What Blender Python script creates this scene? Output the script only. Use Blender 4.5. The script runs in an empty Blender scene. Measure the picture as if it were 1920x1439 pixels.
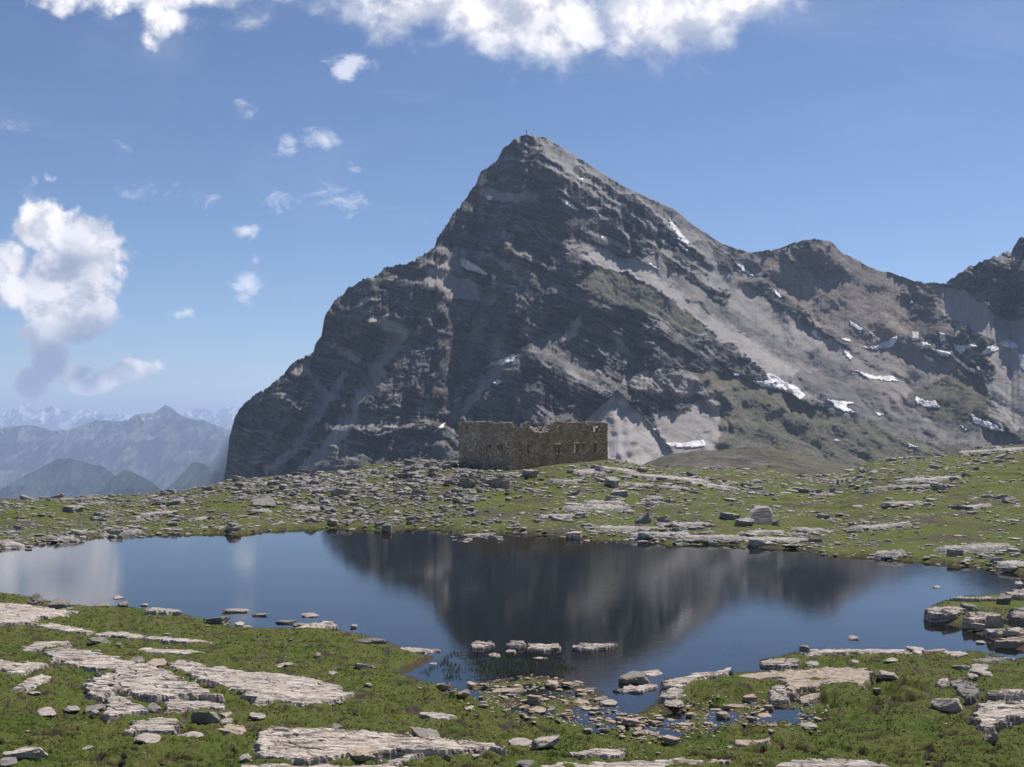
import bpy, math, random
import numpy as np
from mathutils import Vector, Matrix

random.seed(7)
rng = np.random.default_rng(7)
scn = bpy.context.scene
col = scn.collection
R = math.radians

# ------------------------------------------------------------------ camera
F = 2000.0            # focal length in photo pixels (photo is 1920 wide)
HC = 12.3             # eye height above the lake, metres
PITCH = math.atan(70.5 / F)
cam_d = bpy.data.cameras.new("camera")
cam_d.sensor_width = 36.0
cam_d.lens = 36.0 * F / 1920.0
cam_d.clip_start = 0.1
cam_d.clip_end = 120000.0
cam = bpy.data.objects.new("camera", cam_d)
cam.location = (0, 0, HC)
cam.rotation_euler = (R(90) + PITCH, 0, 0)
col.objects.link(cam)
scn.camera = cam

# ------------------------------------------------------------------ sun, sky, exposure
SUN_EL = R(60.0)
SUN_AZ = R(48.0)      # clockwise from straight ahead (+Y) towards the right (+X)
sdir = Vector((math.sin(SUN_AZ) * math.cos(SUN_EL), math.cos(SUN_AZ) * math.cos(SUN_EL), math.sin(SUN_EL)))
sun_d = bpy.data.lights.new("sun", 'SUN')
sun_d.energy = 4.6
sun_d.angle = R(0.53)
sun_d.color = (1.0, 0.94, 0.87)
sun = bpy.data.objects.new("sun", sun_d)
sun.rotation_euler = (-sdir).to_track_quat('-Z', 'Y').to_euler()
sun.location = (50, 50, 900)
col.objects.link(sun)
scn.view_settings.view_transform = 'Standard'
scn.view_settings.look = 'None'
scn.view_settings.gamma = 1.0
scn.view_settings.exposure = 0.42
scn.cycles.max_bounces = 6
scn.cycles.diffuse_bounces = 2
scn.cycles.glossy_bounces = 3
scn.cycles.transparent_max_bounces = 8
scn.cycles.volume_bounces = 1

# ------------------------------------------------------------------ node helpers
class NT:
    def __init__(s, tree):
        s.t = tree
        s.n = tree.nodes
        s.l = tree.links
    def node(s, kind, **kw):
        nd = s.n.new(kind)
        for k, v in kw.items():
            setattr(nd, k, v)
        return nd
    def put(s, sock, v):
        if v is None: return
        if isinstance(v, bpy.types.NodeSocket): s.l.new(v, sock)
        elif isinstance(v, (tuple, list)) and len(v) == 3 and sock.type == 'RGBA': sock.default_value = (*v, 1)
        else: sock.default_value = v
    def math(s, op, a, b=None, c=None, clamp=False):
        nd = s.node('ShaderNodeMath', operation=op, use_clamp=clamp)
        s.put(nd.inputs[0], a); s.put(nd.inputs[1], b); s.put(nd.inputs[2], c)
        return nd.outputs[0]
    def vmath(s, op, a, b=None, out=0):
        nd = s.node('ShaderNodeVectorMath', operation=op)
        s.put(nd.inputs[0], a); s.put(nd.inputs[1], b)
        return nd.outputs[out]
    def mix(s, f, a, b, mode='MIX'):
        nd = s.node('ShaderNodeMix', data_type='RGBA', blend_type=mode)
        s.put(nd.inputs[0], f); s.put(nd.inputs[6], a); s.put(nd.inputs[7], b)
        return nd.outputs[2]
    def noise(s, vec, scale, detail=4, rough=0.55, dist=0.0, out='Fac', lac=2.0):
        nd = s.node('ShaderNodeTexNoise')
        s.put(nd.inputs['Vector'], vec)
        nd.inputs['Scale'].default_value = scale
        nd.inputs['Detail'].default_value = detail
        nd.inputs['Roughness'].default_value = rough
        nd.inputs['Lacunarity'].default_value = lac
        nd.inputs['Distortion'].default_value = dist
        return nd.outputs[out]
    def voro(s, vec, scale, feature='F1', out='Distance', rand=1.0):
        nd = s.node('ShaderNodeTexVoronoi', feature=feature)
        s.put(nd.inputs['Vector'], vec)
        nd.inputs['Scale'].default_value = scale
        nd.inputs['Randomness'].default_value = rand
        return nd.outputs[out]
    def ramp(s, f, lo, hi, a=0.0, b=1.0, smooth=True):
        nd = s.node('ShaderNodeMapRange', interpolation_type='SMOOTHSTEP' if smooth else 'LINEAR')
        s.put(nd.inputs[0], f); s.put(nd.inputs[1], lo); s.put(nd.inputs[2], hi)
        s.put(nd.inputs[3], a); s.put(nd.inputs[4], b)
        return nd.outputs[0]
    def mapping(s, vec, scale=(1, 1, 1), rot=(0, 0, 0), loc=(0, 0, 0)):
        nd = s.node('ShaderNodeMapping')
        s.put(nd.inputs[0], vec)
        nd.inputs[1].default_value = loc; nd.inputs[2].default_value = rot; nd.inputs[3].default_value = scale
        return nd.outputs[0]
    def attr(s, name, out='Fac'):
        nd = s.node('ShaderNodeAttribute', attribute_name=name)
        return nd.outputs[out]
    def bump(s, h, dist, strength=1.0):
        nd = s.node('ShaderNodeBump')
        s.put(nd.inputs['Height'], h)
        nd.inputs['Distance'].default_value = dist
        nd.inputs['Strength'].default_value = strength
        return nd.outputs[0]

def new_mat(name):
    m = bpy.data.materials.new(name)
    m.use_nodes = True
    m.node_tree.nodes.clear()
    t = NT(m.node_tree)
    out = t.node('ShaderNodeOutputMaterial')
    return m, t, out

def finish(t, out, color, rough=0.9, normal=None, spec=0.2):
    b = t.node('ShaderNodeBsdfPrincipled')
    t.put(b.inputs['Base Color'], color)
    t.put(b.inputs['Roughness'], rough)
    b.inputs['Specular IOR Level'].default_value = spec
    if normal is not None: t.put(b.inputs['Normal'], normal)
    t.l.new(b.outputs[0], out.inputs[0])
    return b

# ------------------------------------------------------------------ projection helpers (photo pixel <-> place)
CT, ST = math.cos(PITCH), math.sin(PITCH)
def ab(u, v):
    """tangents of azimuth and elevation of a photo pixel"""
    x = (np.asarray(u, float) - 960.0) / F
    w = (719.5 - np.asarray(v, float)) / F
    y = CT - w * ST
    z = ST + w * CT
    return x / y, z / y
def pix(x, y, z):
    c = y * CT + (z - HC) * ST
    w = -y * ST + (z - HC) * CT
    return 960 + F * x / c, 719.5 - F * w / c
def at_z(u, v, z=0.0):
    a, b = ab(u, v)
    D = (z - HC) / b
    return a * D, D

# ------------------------------------------------------------------ world: Nishita sky with clouds
w = bpy.data.worlds.new("World")
scn.world = w
w.use_nodes = True
wt = NT(w.node_tree)
wt.n.clear()
wout = wt.node('ShaderNodeOutputWorld')
bg = wt.node('ShaderNodeBackground')
sky = wt.node('ShaderNodeTexSky', sky_type='NISHITA')
sky.sun_disc = False
sky.sun_elevation = SUN_EL
sky.sun_rotation = SUN_AZ
sky.altitude = 2300.0
sky.air_density = 1.0
sky.dust_density = 0.6
sky.ozone_density = 3.0
tc = wt.node('ShaderNodeTexCoord')
dirv = tc.outputs['Generated']
sep = wt.node('ShaderNodeSeparateXYZ'); wt.l.new(dirv, sep.inputs[0])
ysafe = wt.math('MAXIMUM', sep.outputs[1], 0.05)
ca = wt.math('DIVIDE', sep.outputs[0], ysafe)
cb = wt.math('DIVIDE', sep.outputs[2], ysafe)
comb = wt.node('ShaderNodeCombineXYZ'); wt.l.new(ca, comb.inputs[0]); wt.l.new(cb, comb.inputs[1])
P = comb.outputs[0]
# warp the sky position so that cloud outlines billow
wn = wt.noise(P, 7.0, 5, 0.6, out='Color')
wv = wt.vmath('SUBTRACT', wn, (0.5, 0.5, 0.5))
wsc = wt.node('ShaderNodeVectorMath', operation='SCALE'); wt.l.new(wv, wsc.inputs[0]); wsc.inputs[3].default_value = 0.085
PW = wt.vmath('ADD', P, wsc.outputs[0])
# blobs: (u, v, ru, rv, weight) in photo pixels, turned into directions
CUM = [(88,415,52,40,1.3),(145,450,60,50,1.3),(125,520,84,66,1.3),(165,495,50,50,1.1),(110,590,50,34,1.0),(20,480,55,60,0.95),(15,540,40,40,.7),(120,580,60,45,.8),
       (230,685,70,28,1.0),(250,682,52,22,1.55),(190,698,70,18,1.3),(140,672,36,18,1.2),(90,652,30,52,1.35),(62,708,36,28,1.35),(50,612,48,16,1.0),(75,600,36,16,1.0),(-70,470,60,70,1.0),
       (880,-10,220,75,1.35),(1000,30,190,85,1.4),(1230,10,170,95,1.3),(1400,-5,120,45,1.1),(730,-20,130,45,.9),(850,85,80,34,.72),(960,65,80,45,1.0),
       (320,22,90,40,.62),(480,22,80,48,.72),(620,-10,100,40,.75),(130,5,110,28,.66),(1290,60,70,40,.9),(560,-60,700,60,1.2),(1000,-150,700,110,1.3)]
WISP = [(668,110,42,22,.95),(605,265,40,32,.8),(535,275,22,22,.65),(470,535,36,30,.95),(480,490,14,18,.6),(435,500,12,18,.5),(468,438,30,12,.8),
        (340,583,24,16,.8),(655,315,22,16,.55),(255,275,36,13,.55),(310,375,110,26,.5),(600,385,110,40,.5),(525,390,36,30,.6),(440,205,30,22,.5),
        (30,225,50,20,.6),(960,163,14,9,.5),(150,700,60,26,.5),(200,665,30,20,.5),(300,740,26,10,.4),(730,395,90,20,.36),(1000,400,60,14,.25),(1370,140,80,20,.35)]
def blobs(lst, pos):
    acc = None
    for (u, v, ru, rv, wgt) in lst:
        a, b = ab(u, v)
        d = wt.vmath('SUBTRACT', pos, (float(a), float(b), 0))
        d = wt.vmath('MULTIPLY', d, (F / ru, F / rv, 0))
        ln = wt.vmath('DOT_PRODUCT', d, d, out='Value')
        g = wt.math('MULTIPLY', wt.math('EXPONENT', wt.math('MULTIPLY', ln, -0.75)), wgt)
        acc = g if acc is None else wt.math('MAXIMUM', acc, g)
    return acc
fwd = wt.ramp(sep.outputs[1], 0.15, 0.4)
fb = wt.noise(P, 19.0, 9, 0.58, 0.2)
fbs = wt.noise(wt.vmath('ADD', P, (0.012, 0.016, 0)), 19.0, 9, 0.58, 0.2)   # the same puffs a little nearer the sun
m1 = blobs(CUM, PW)
dens = wt.math('ADD', wt.math('MULTIPLY', m1, 0.95), wt.math('MULTIPLY', wt.math('SUBTRACT', fb, 0.5), wt.ramp(ca, -0.36, -0.25, 1.9, 1.25)))
cov = wt.ramp(dens, 0.34, wt.ramp(ca, -0.36, -0.25, 0.70, 1.05))
lit = wt.ramp(wt.math('SUBTRACT', fb, fbs), -0.10, 0.10)
low = wt.noise(P, 9.0, 3, 0.5)
thick = wt.ramp(dens, 0.7, 1.35)
midn = wt.noise(wt.vmath('ADD', P, (0.3, 0.2, 0)), 16.0, 4, 0.5)
lit = wt.math('ADD', wt.math('MULTIPLY', lit, 0.75), wt.math('MULTIPLY', wt.ramp(midn, 0.42, 0.66), 0.5), clamp=True)
DARK = [(92,668,34,44,1.3),(62,708,36,30,1.4),(165,675,36,24,.9),(150,490,40,22,.7),(160,600,70,28,.7),(60,470,26,40,.5),(1290,60,60,34,.55),(230,735,80,20,.8)]
dk = blobs(DARK, PW)
lit = wt.math('MULTIPLY', lit, wt.math('SUBTRACT', 1.0, wt.math('MINIMUM', dk, 0.9)))
lowdark = wt.ramp(cb, 0.02, 0.10)
ccol = wt.mix(lit, (4.6, 5.1, 6.4), (10.6, 10.4, 10.7))
LOWD = [(92,660,30,42,1.3),(62,708,34,28,1.3),(168,672,30,20,1.0),(150,605,60,20,.8),(120,500,22,18,.6)]
ccol = wt.mix(wt.math('MINIMUM', blobs(LOWD, PW), 0.85), ccol, (2.7, 3.4, 5.0))
m2 = blobs(WISP, PW)
fb2 = wt.noise(wt.mapping(P, (1.0, 1.6, 1), (0, 0, 0.5)), 30.0, 9, 0.68, 0.6)
dens2 = wt.math('ADD', m2, wt.math('MULTIPLY', wt.math('SUBTRACT', fb2, 0.5), 1.9))
cov2 = wt.math('MULTIPLY', wt.ramp(dens2, 0.35, 1.05), 0.62)
# thin high veil
veil = wt.math('MULTIPLY', wt.ramp(wt.noise(wt.mapping(P, (1, 2.6, 1), (0, 0, -0.12)), 3.2, 8, 0.6, 0.8), 0.5, 0.85), 0.14)
skyb = wt.mix(1.0, sky.outputs[0], (0.94, 0.965, 1.04), 'MULTIPLY')
skyc = wt.mix(wt.math('MULTIPLY', veil, fwd), skyb, (8.8, 9.1, 10.2))
skyc = wt.mix(wt.math('MULTIPLY', cov2, fwd), skyc, (10.4, 10.4, 11.2))
skyc = wt.mix(wt.math('MULTIPLY', cov, fwd), skyc, ccol)
wt.l.new(skyc, bg.inputs[0])
bg.inputs[1].default_value = 0.078
wt.l.new(bg.outputs[0], wout.inputs[0])

# ------------------------------------------------------------------ numpy noise
def _hash(ix, iy, seed):
    h = (ix.astype(np.int64) * 374761393 + iy.astype(np.int64) * 668265263 + seed * 974634777) & 0xFFFFFFFF
    h = ((h ^ (h >> 13)) * 1274126177) & 0xFFFFFFFF
    h = h ^ (h >> 16)
    return (h & 0xFFFF) / 65535.0 * 2 * math.pi
def perlin(x, y, seed=0):
    x = np.asarray(x, float); y = np.asarray(y, float)
    ix = np.floor(x); iy = np.floor(y)
    fx = x - ix; fy = y - iy
    ux = fx * fx * fx * (fx * (fx * 6 - 15) + 10)
    uy = fy * fy * fy * (fy * (fy * 6 - 15) + 10)
    def g(dx, dy):
        an = _hash(ix + dx, iy + dy, seed)
        return np.cos(an) * (fx - dx) + np.sin(an) * (fy - dy)
    a = g(0, 0) * (1 - ux) + g(1, 0) * ux
    b = g(0, 1) * (1 - ux) + g(1, 1) * ux
    return (a * (1 - uy) + b * uy) * 1.5
def fbm(x, y, oct=4, seed=0, gain=0.5):
    s = 0; amp = 1; tot = 0
    for k in range(oct):
        s = s + amp * perlin(x * 2 ** k + 17.3 * k, y * 2 ** k - 9.1 * k, seed + k)
        tot += amp; amp *= gain
    return s / tot
def ridged(x, y, oct=4, seed=0, gain=0.5):
    s = 0; amp = 1; tot = 0
    for k in range(oct):
        s = s + amp * (1 - 2 * np.abs(perlin(x * 2 ** k + 5.3 * k, y * 2 ** k + 3.1 * k, seed + k)))
        tot += amp; amp *= gain
    return s / tot
def sstep(x, lo, hi):
    t = np.clip((x - lo) / (hi - lo), 0, 1)
    return t * t * (3 - 2 * t)
def poly_sd(px, py, poly):
    """signed distance, positive inside"""
    P_ = np.asarray(poly, float)
    shp = np.shape(px)
    px = np.ravel(px); py = np.ravel(py)
    best = np.full(px.shape, 1e18)
    ins = np.zeros(px.shape, bool)
    n = len(P_)
    for i in range(n):
        ax, ay = P_[i]; bx, by = P_[(i + 1) % n]
        ex, ey = bx - ax, by - ay
        L = ex * ex + ey * ey + 1e-12
        t = np.clip(((px - ax) * ex + (py - ay) * ey) / L, 0, 1)
        dx = px - ax - t * ex; dy = py - ay - t * ey
        best = np.minimum(best, dx * dx + dy * dy)
        if ay != by:
            c = ((ay > py) != (by > py)) & (px < (bx - ax) * (py - ay) / (by - ay) + ax)
            ins ^= c
    d = np.sqrt(best)
    return np.where(ins, d, -d).reshape(shp)
def line_d(px, py, line):
    P_ = np.asarray(line, float)
    best = np.full(np.shape(px), 1e18)
    for i in range(len(P_) - 1):
        ax, ay = P_[i]; bx, by = P_[i + 1]
        ex, ey = bx - ax, by - ay
        L = ex * ex + ey * ey + 1e-12
        t = np.clip(((px - ax) * ex + (py - ay) * ey) / L, 0, 1)
        best = np.minimum(best, (px - ax - t * ex) ** 2 + (py - ay - t * ey) ** 2)
    return np.sqrt(best)

# ------------------------------------------------------------------ mesh helpers
def mesh_obj(name, verts, faces, mat, parent=None, smooth=True, attrs=None, link=True):
    """faces: (n,4) or (n,3) int array, or list of such arrays"""
    me = bpy.data.meshes.new(name)
    verts = np.asarray(verts, np.float32).reshape(-1, 3)
    fl = faces if isinstance(faces, list) else [faces]
    fl = [np.asarray(f, np.int32) for f in fl if len(f)]
    nloops = sum(f.size for f in fl); npoly = sum(len(f) for f in fl)
    me.vertices.add(len(verts)); me.loops.add(nloops); me.polygons.add(npoly)
    me.vertices.foreach_set('co', verts.ravel())
    me.loops.foreach_set('vertex_index', np.concatenate([f.ravel() for f in fl]))
    starts = []; off = 0
    for f in fl:
        k = f.shape[1]
        starts.append(off + np.arange(len(f)) * k); off += f.size
    me.polygons.foreach_set('loop_start', np.concatenate(starts).astype(np.int32))
    me.update(calc_edges=True)
    me.polygons.foreach_set('use_smooth', np.full(npoly, smooth, bool))
    if attrs:
        for k, vv in attrs.items():
            at_ = me.attributes.new(k, 'FLOAT', 'POINT')
            at_.data.foreach_set('value', np.asarray(vv, np.float32).ravel())
    me.materials.append(mat)
    o = bpy.data.objects.new(name, me)
    if link: col.objects.link(o)
    if parent is not None: o.parent = parent
    return o
def grid_faces(nr, nc):
    i = np.arange(nr * nc).reshape(nr, nc)
    return np.stack([i[:-1, :-1], i[:-1, 1:], i[1:, 1:], i[1:, :-1]], -1).reshape(-1, 4)
def tag(o, label=None, cat=None, group=None, kind=None):
    if label: o['label'] = label
    if cat: o['category'] = cat
    if group: o['group'] = group
    if kind: o['kind'] = kind
    return o
# ------------------------------------------------------------------ materials
def grass_color(t, P, far=False):
    n1 = t.noise(P, 0.35, 5, 0.6)
    n2 = t.noise(P, 1.7, 5, 0.65)
    n3 = t.noise(P, 11.0, 4, 0.7)
    g = t.mix(t.ramp(n2, 0.30, 0.70), (0.076, 0.102, 0.020), (0.116, 0.118, 0.038))
    g = t.mix(t.ramp(n1, 0.45, 0.75), g, (0.060, 0.098, 0.015))
    g = t.mix(t.math('MULTIPLY', t.ramp(n3, 0.45, 0.75), 0.35), g, (0.125, 0.115, 0.05))
    return g, n2, n3
def make_ground_mat():
    m, t, out = new_mat('alpine_ground')
    tcn = t.node('ShaderNodeNewGeometry')
    P = tcn.outputs['Position']
    g, n2, n3 = grass_color(t, P)
    soil = t.mix(t.noise(P, 6.0, 4, 0.6), (0.035, 0.027, 0.018), (0.10, 0.08, 0.058))
    far = t.attr('rocky')
    dry = t.mix(t.noise(P, 2.4, 5, 0.6), (0.060, 0.056, 0.034), (0.10, 0.09, 0.062))
    c = t.mix(t.math('MULTIPLY', t.ramp(t.noise(P, 0.12, 7, 0.7), 0.48, 0.62), far), g, dry)
    sm = t.attr('soil')
    smn = t.ramp(t.math('ADD', sm, t.math('MULTIPLY', t.math('SUBTRACT', t.noise(P, 3.0, 5, 0.65), 0.5), 0.9)), 0.35, 0.65)
    c = t.mix(smn, c, soil)
    # gravelly speckle
    sp = t.voro(P, 3.2, 'F1', 'Distance')
    spm = t.ramp(sp, 0.16, 0.11)
    rr = t.ramp(t.noise(P, 0.5, 3, 0.5), 0.45, 0.6)
    c = t.mix(t.math('MULTIPLY', t.math('MULTIPLY', spm, rr), t.math('MULTIPLY', far, 0.8)), c, (0.33, 0.31, 0.29))
    # bed of the lake: dark mud
    bed = t.attr('bed')
    c = t.mix(bed, c, (0.13, 0.13, 0.125))
    # grey valley plain beyond
    val = t.attr('valley')
    vc = t.mix(t.ramp(t.noise(P, 0.02, 7, 0.65), 0.4, 0.62), (0.105, 0.115, 0.066), (0.25, 0.225, 0.2))
    c = t.mix(val, c, vc)
    h = t.math('ADD', t.math('MULTIPLY', n3, 0.6), t.noise(P, 28.0, 3, 0.7))
    finish(t, out, c, 0.95, t.bump(h, 0.09, 0.8), 0.1)
    return m
def rock_mat(name, base_lo, base_hi, scale=1.0, strata=(0.5, 0.9, 7.0), lichen=0.35, bumpd=0.03, dark=0.5, tint=None, coord='Object'):
    m, t, out = new_mat(name)
    if coord == 'Object':
        P = t.node('ShaderNodeTexCoord').outputs['Object']
    else:
        P = t.node('ShaderNodeNewGeometry').outputs['Position']
    S = t.mapping(P, strata, (0.12, -0.1, 0.2))
    s1 = t.noise(S, 2.2 * scale, 8, 0.68, 0.5)
    s2 = t.noise(S, 7.0 * scale, 5, 0.65, 0.3)
    n = t.noise(P, 1.4 * scale, 6, 0.65)
    c = t.mix(t.ramp(n, 0.3, 0.7), base_lo, base_hi)
    c = t.mix(t.math('MULTIPLY', t.ramp(s1, 0.54, 0.38), dark), c, (0.15, 0.125, 0.11))
    c = t.mix(t.math('MULTIPLY', t.ramp(s2, 0.47, 0.33), dark), c, (0.075, 0.065, 0.058))
    lich = t.ramp(t.noise(P, 5.5 * scale, 6, 0.72), 0.53, 0.68)
    c = t.mix(t.math('MULTIPLY', lich, lichen), c, tint or (0.17, 0.155, 0.115))
    lich2 = t.ramp(t.noise(P, 17.0 * scale, 4, 0.7), 0.58, 0.66)
    c = t.mix(t.math('MULTIPLY', lich2, lichen), c, (0.09, 0.085, 0.075))
    rnd = t.node('ShaderNodeObjectInfo').outputs['Random']
    c = t.mix(t.ramp(rnd, 0.0, 1.0, 0.0, 0.3, False), c, (0.2, 0.19, 0.185))
    h = t.math('ADD', t.math('MULTIPLY', s1, 1.6), t.math('ADD', s2, t.math('MULTIPLY', t.noise(P, 16 * scale, 5, 0.7), 0.8)))
    finish(t, out, c, 0.9, t.bump(h, bumpd, 0.9), 0.15)
    return m
M_GROUND = make_ground_mat()
M_SLAB = rock_mat('pale_schist', (0.46, 0.38, 0.315), (0.68, 0.60, 0.53), 1.0, (0.30, 2.4, 3.0), 0.65, 0.04, 0.95)
M_STONE = rock_mat('loose_schist', (0.31, 0.265, 0.22), (0.52, 0.46, 0.40), 2.0, (0.8, 1.2, 4.0), 0.4, 0.03, 0.5)
M_DARKSTONE = rock_mat('weathered_schist', (0.17, 0.152, 0.13), (0.33, 0.30, 0.265), 1.4, (0.7, 1.0, 4.5), 0.4, 0.03, 0.6)
M_FARSTONE = rock_mat('bank_schist', (0.18, 0.168, 0.15), (0.44, 0.41, 0.37), 0.8, (0.6, 0.8, 5.0), 0.35, 0.05, 0.6, coord='World')
M_FARSLAB = rock_mat('bank_slab_schist', (0.30, 0.28, 0.26), (0.52, 0.485, 0.45), 0.7, (0.5, 0.7, 5.0), 0.4, 0.08, 0.65, coord='World')
M_WARMSTONE = rock_mat('warm_schist', (0.36, 0.28, 0.20), (0.54, 0.43, 0.34), 1.6, (0.8, 1.2, 4.0), 0.3, 0.03, 0.5)

# ------------------------------------------------------------------ lake outline (photo trace laid on z = 0)
FAR_SHORE = [(-420,1060),(-200,1046),(-60,1034),(0,1030),(60,1021),(110,1017),(150,1012),(205,1003),(300,1003),(400,1000),(450,1003),(500,996),(560,993),(600,990),(660,992),
             (700,994),(730,999),(760,990),(820,992),(850,997),(900,1003),(950,997),(1000,1002),(1060,1006),(1100,1013),(1180,1012),(1250,1021),(1350,1021),
             (1450,1029),(1500,1030),(1550,1043),(1620,1046),(1680,1050),(1750,1056),(1850,1066),(1920,1079),(2020,1086),(2150,1090)]
NEAR_SHORE = [(2150,1098),(1990,1103),(1920,1109),(1870,1117),(1800,1122),(1750,1132),(1733,1148),(1745,1165),(1800,1178),(1850,1196),(1890,1212),(1930,1228),(1900,1238),
              (1850,1226),(1790,1224),(1700,1224),(1600,1222),(1510,1222),(1480,1226),(1418,1238),(1440,1250),(1480,1256),(1400,1262),
              (1300,1268),(1245,1272),(1234,1300),(1225,1320),(1190,1338),(1155,1338),(1150,1315),(1120,1300),(1085,1286),(1040,1272),(1000,1266),
              (950,1272),(900,1280),(850,1288),(800,1280),(762,1264),(790,1250),(818,1233),(790,1226),(740,1208),(690,1192),(600,1180),
              (540,1181),(480,1180),(430,1175),(395,1163),(340,1152),(270,1143),(180,1140),(150,1138),(110,1130),(60,1120),(0,1113),(-100,1108),(-300,1100),(-420,1096)]
LAKE_W = np.array([at_z(u, v, 0) for u, v in FAR_SHORE + NEAR_SHORE])
BOG = [(825,1292),(900,1282),(1000,1262),(1100,1278),(1150,1318),(1200,1345),(1260,1325),(1330,1316),(1420,1304),(1500,1300),(1550,1322),(1560,1345),(1520,1388),(1400,1372),(1250,1398),(1100,1376),(960,1352),(900,1332),(850,1312)]
BOG_W = np.array([at_z(u, v, 0.03) for u, v in BOG])
BOG2_W = np.array([at_z(u, v, 0.1) for u, v in [(1620,1300),(1680,1290),(1730,1300),(1720,1318),(1660,1352),(1610,1350)]])
_fa, _fb = ab([p[0] for p in FAR_SHORE], [p[1] for p in FAR_SHORE])
_fD = -HC / _fb
# ridge of the far bank: (u, v, D)
RIDGE = [(-500,945,150),(0,940,150),(100,938,155),(180,934,160),(330,927,165),(400,912,170),(430,904,175),(500,898,185),(580,892,190),(660,884,198),(700,873,205),(760,868,212),
         (860,868,216),(950,869,214),(1050,860,214),(1140,861,214),(1200,874,212),(1260,881,212),(1350,881,225),(1450,885,235),(1500,893,238),(1575,893,240),
         (1610,880,240),(1640,866,240),(1700,860,242),(1780,853,246),(1850,840,250),(1920,836,255),(2100,834,258),(2600,834,258)]
_ra, _rb = ab([p[0] for p in RIDGE], [p[1] for p in RIDGE])
_rD = np.array([p[2] for p in RIDGE], float)
_rz = HC + _rb * _rD
_nD = {}

def ground_fields(x, y):
    """height and masks of the near terrain at world x, y (arrays)"""
    x = np.asarray(x, float); y = np.asarray(y, float)
    ys = np.maximum(y, 5.0)
    a = x / ys
    sd = -poly_sd(x, y, LAKE_W)                      # positive on land
    wob = fbm(x * 0.9, y * 0.45, 3, 3) * 0.35 * sstep(y, 60, 95) + fbm(x * 1.6, y * 1.6, 3, 5) * 0.22
    sd = sd + wob
    Ds = np.interp(a, _fa, _fD); Dr = np.interp(a, _ra, _rD); zr = np.interp(a, _ra, _rz)
    t = np.clip((y - Ds) / (Dr - Ds), 0, 1.0)
    zf = zr * (0.75 * t ** 0.85 + 0.25 * t * t)
    und = fbm(x * 0.045, y * 0.03, 3, 11) * 0.7 + fbm(x * 0.16, y * 0.1, 3, 12) * 0.33 + fbm(x * 0.6, y * 0.4, 3, 13) * 0.1
    zf = zf + und * sstep(t, 0.0, 0.2) * (1 - 0.72 * sstep(t, 0.75, 1.0))
    step = sstep(fbm(x * 0.05, y * 0.12, 3, 15), -0.05, 0.1)
    zf = zf + 0.35 * step * sstep(t, 0.05, 0.2) * (1 - sstep(t, 0.6, 0.9))
    bank_f = 0.3 * sstep(sd, 0.0, 0.8)
    zf = zf + bank_f
    over = np.maximum(y - Dr, 0)
    left = sstep(-a, 0.26, 0.30)                     # on the left the ground falls into a deep valley
    drop = (0.09 + 0.02 * left) * over
    drop = np.where(over > 110, 0.10 * 110 + (over - 110) * 0.075, drop)
    drop = np.where(over > 2300, 0.10 * 110 + 2190 * 0.075, drop)
    deep = left * (40 + 1500 * sstep(over, 0, 4200)) * sstep(over, 3, 80)
    zf = zf - drop - deep
    und_far = fbm(x * 0.008, y * 0.006, 4, 21) * 3.0 * sstep(over, 40, 150)
    zf = zf + und_far
    # near land
    zn = 0.30 * sstep(sd, 0.0, 1.3) + 0.030 * np.clip(sd, 0, 60)
    rise = HC - 1.75 - 0.45 * np.maximum(y, -6)
    zn = np.logaddexp(zn * 3, np.clip(rise, -50, 30) * 3) / 3
    hum = fbm(x * 0.35, y * 0.35, 3, 31) * 0.20 + fbm(x * 1.3, y * 1.3, 4, 32) * 0.20 + fbm(x * 4, y * 4, 2, 35) * .05
    zn = zn + hum * sstep(sd, 0.2, 3.0)
    hag = np.abs(fbm(x * 0.30, y * 0.55, 3, 37))      # little peaty channels
    zn = zn - 0.26 * sstep(0.055 - hag, 0.0, 0.05) * sstep(sd, 1.5, 4.0) * sstep(44 - y, 0, 6)
    bs = np.maximum(poly_sd(x, y, BOG_W), poly_sd(x, y, BOG2_W) - .35) + fbm(x * 0.8, y * 0.8, 3, 33) * 1.8
    bog = sstep(bs, -0.7, 0.7)
    zb = -0.005 + fbm(x * 0.75, y * 0.5, 4, 34) * 0.20
    zn = zn * (1 - bog) + zb * bog
    Dm = Ds - 22
    k = sstep(y, Dm - 8, Dm + 8)
    z = zn * (1 - k) + zf * k
    depth = -np.minimum(2.2, 0.02 + 0.16 * np.maximum(-sd, 0) + 0.02 * np.maximum(-sd, 0) ** 2)
    z = np.where(sd > 0, z, depth)
    rocky = k * (1 - sstep(over, 60, 200))
    soil = np.clip(0.10 + 1.0 * sstep(0.9 - sd, 0, 0.9) * (sd > 0) + 0.30 * bog * (1 - k) + 0.8 * sstep(0.07 - hag, 0, 0.05) * (1 - k), 0, 1)
    bed = (sd <= 0) * sstep(-sd, 0.2, 3.0)
    val = sstep(over, 60, 160)
    return z, rocky, soil, bed, val
def gz(x, y):
    return ground_fields(np.atleast_1d(x), np.atleast_1d(y))[0]
def on_ground(u, v, y0=24.0, y1=262.0):
    """where the sight line through photo pixel (u, v) meets the near terrain"""
    a, b = ab(u, v)
    D = np.geomspace(y0, y1, 700)
    z = gz(a * D, D)
    z = np.maximum(z, 0.0)
    below = (HC + b * D) - z
    idx = np.where(below <= 0)[0]
    i = idx[0] if len(idx) else len(D) - 1
    if 0 < i and below[i] <= 0:
        f = below[i - 1] / (below[i - 1] - below[i] + 1e-9)
        Dd = D[i - 1] + f * (D[i] - D[i - 1])
    else: Dd = D[i]
    return float(a * Dd), float(Dd), float(max(gz(a * Dd, Dd)[0], -0.05))

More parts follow.
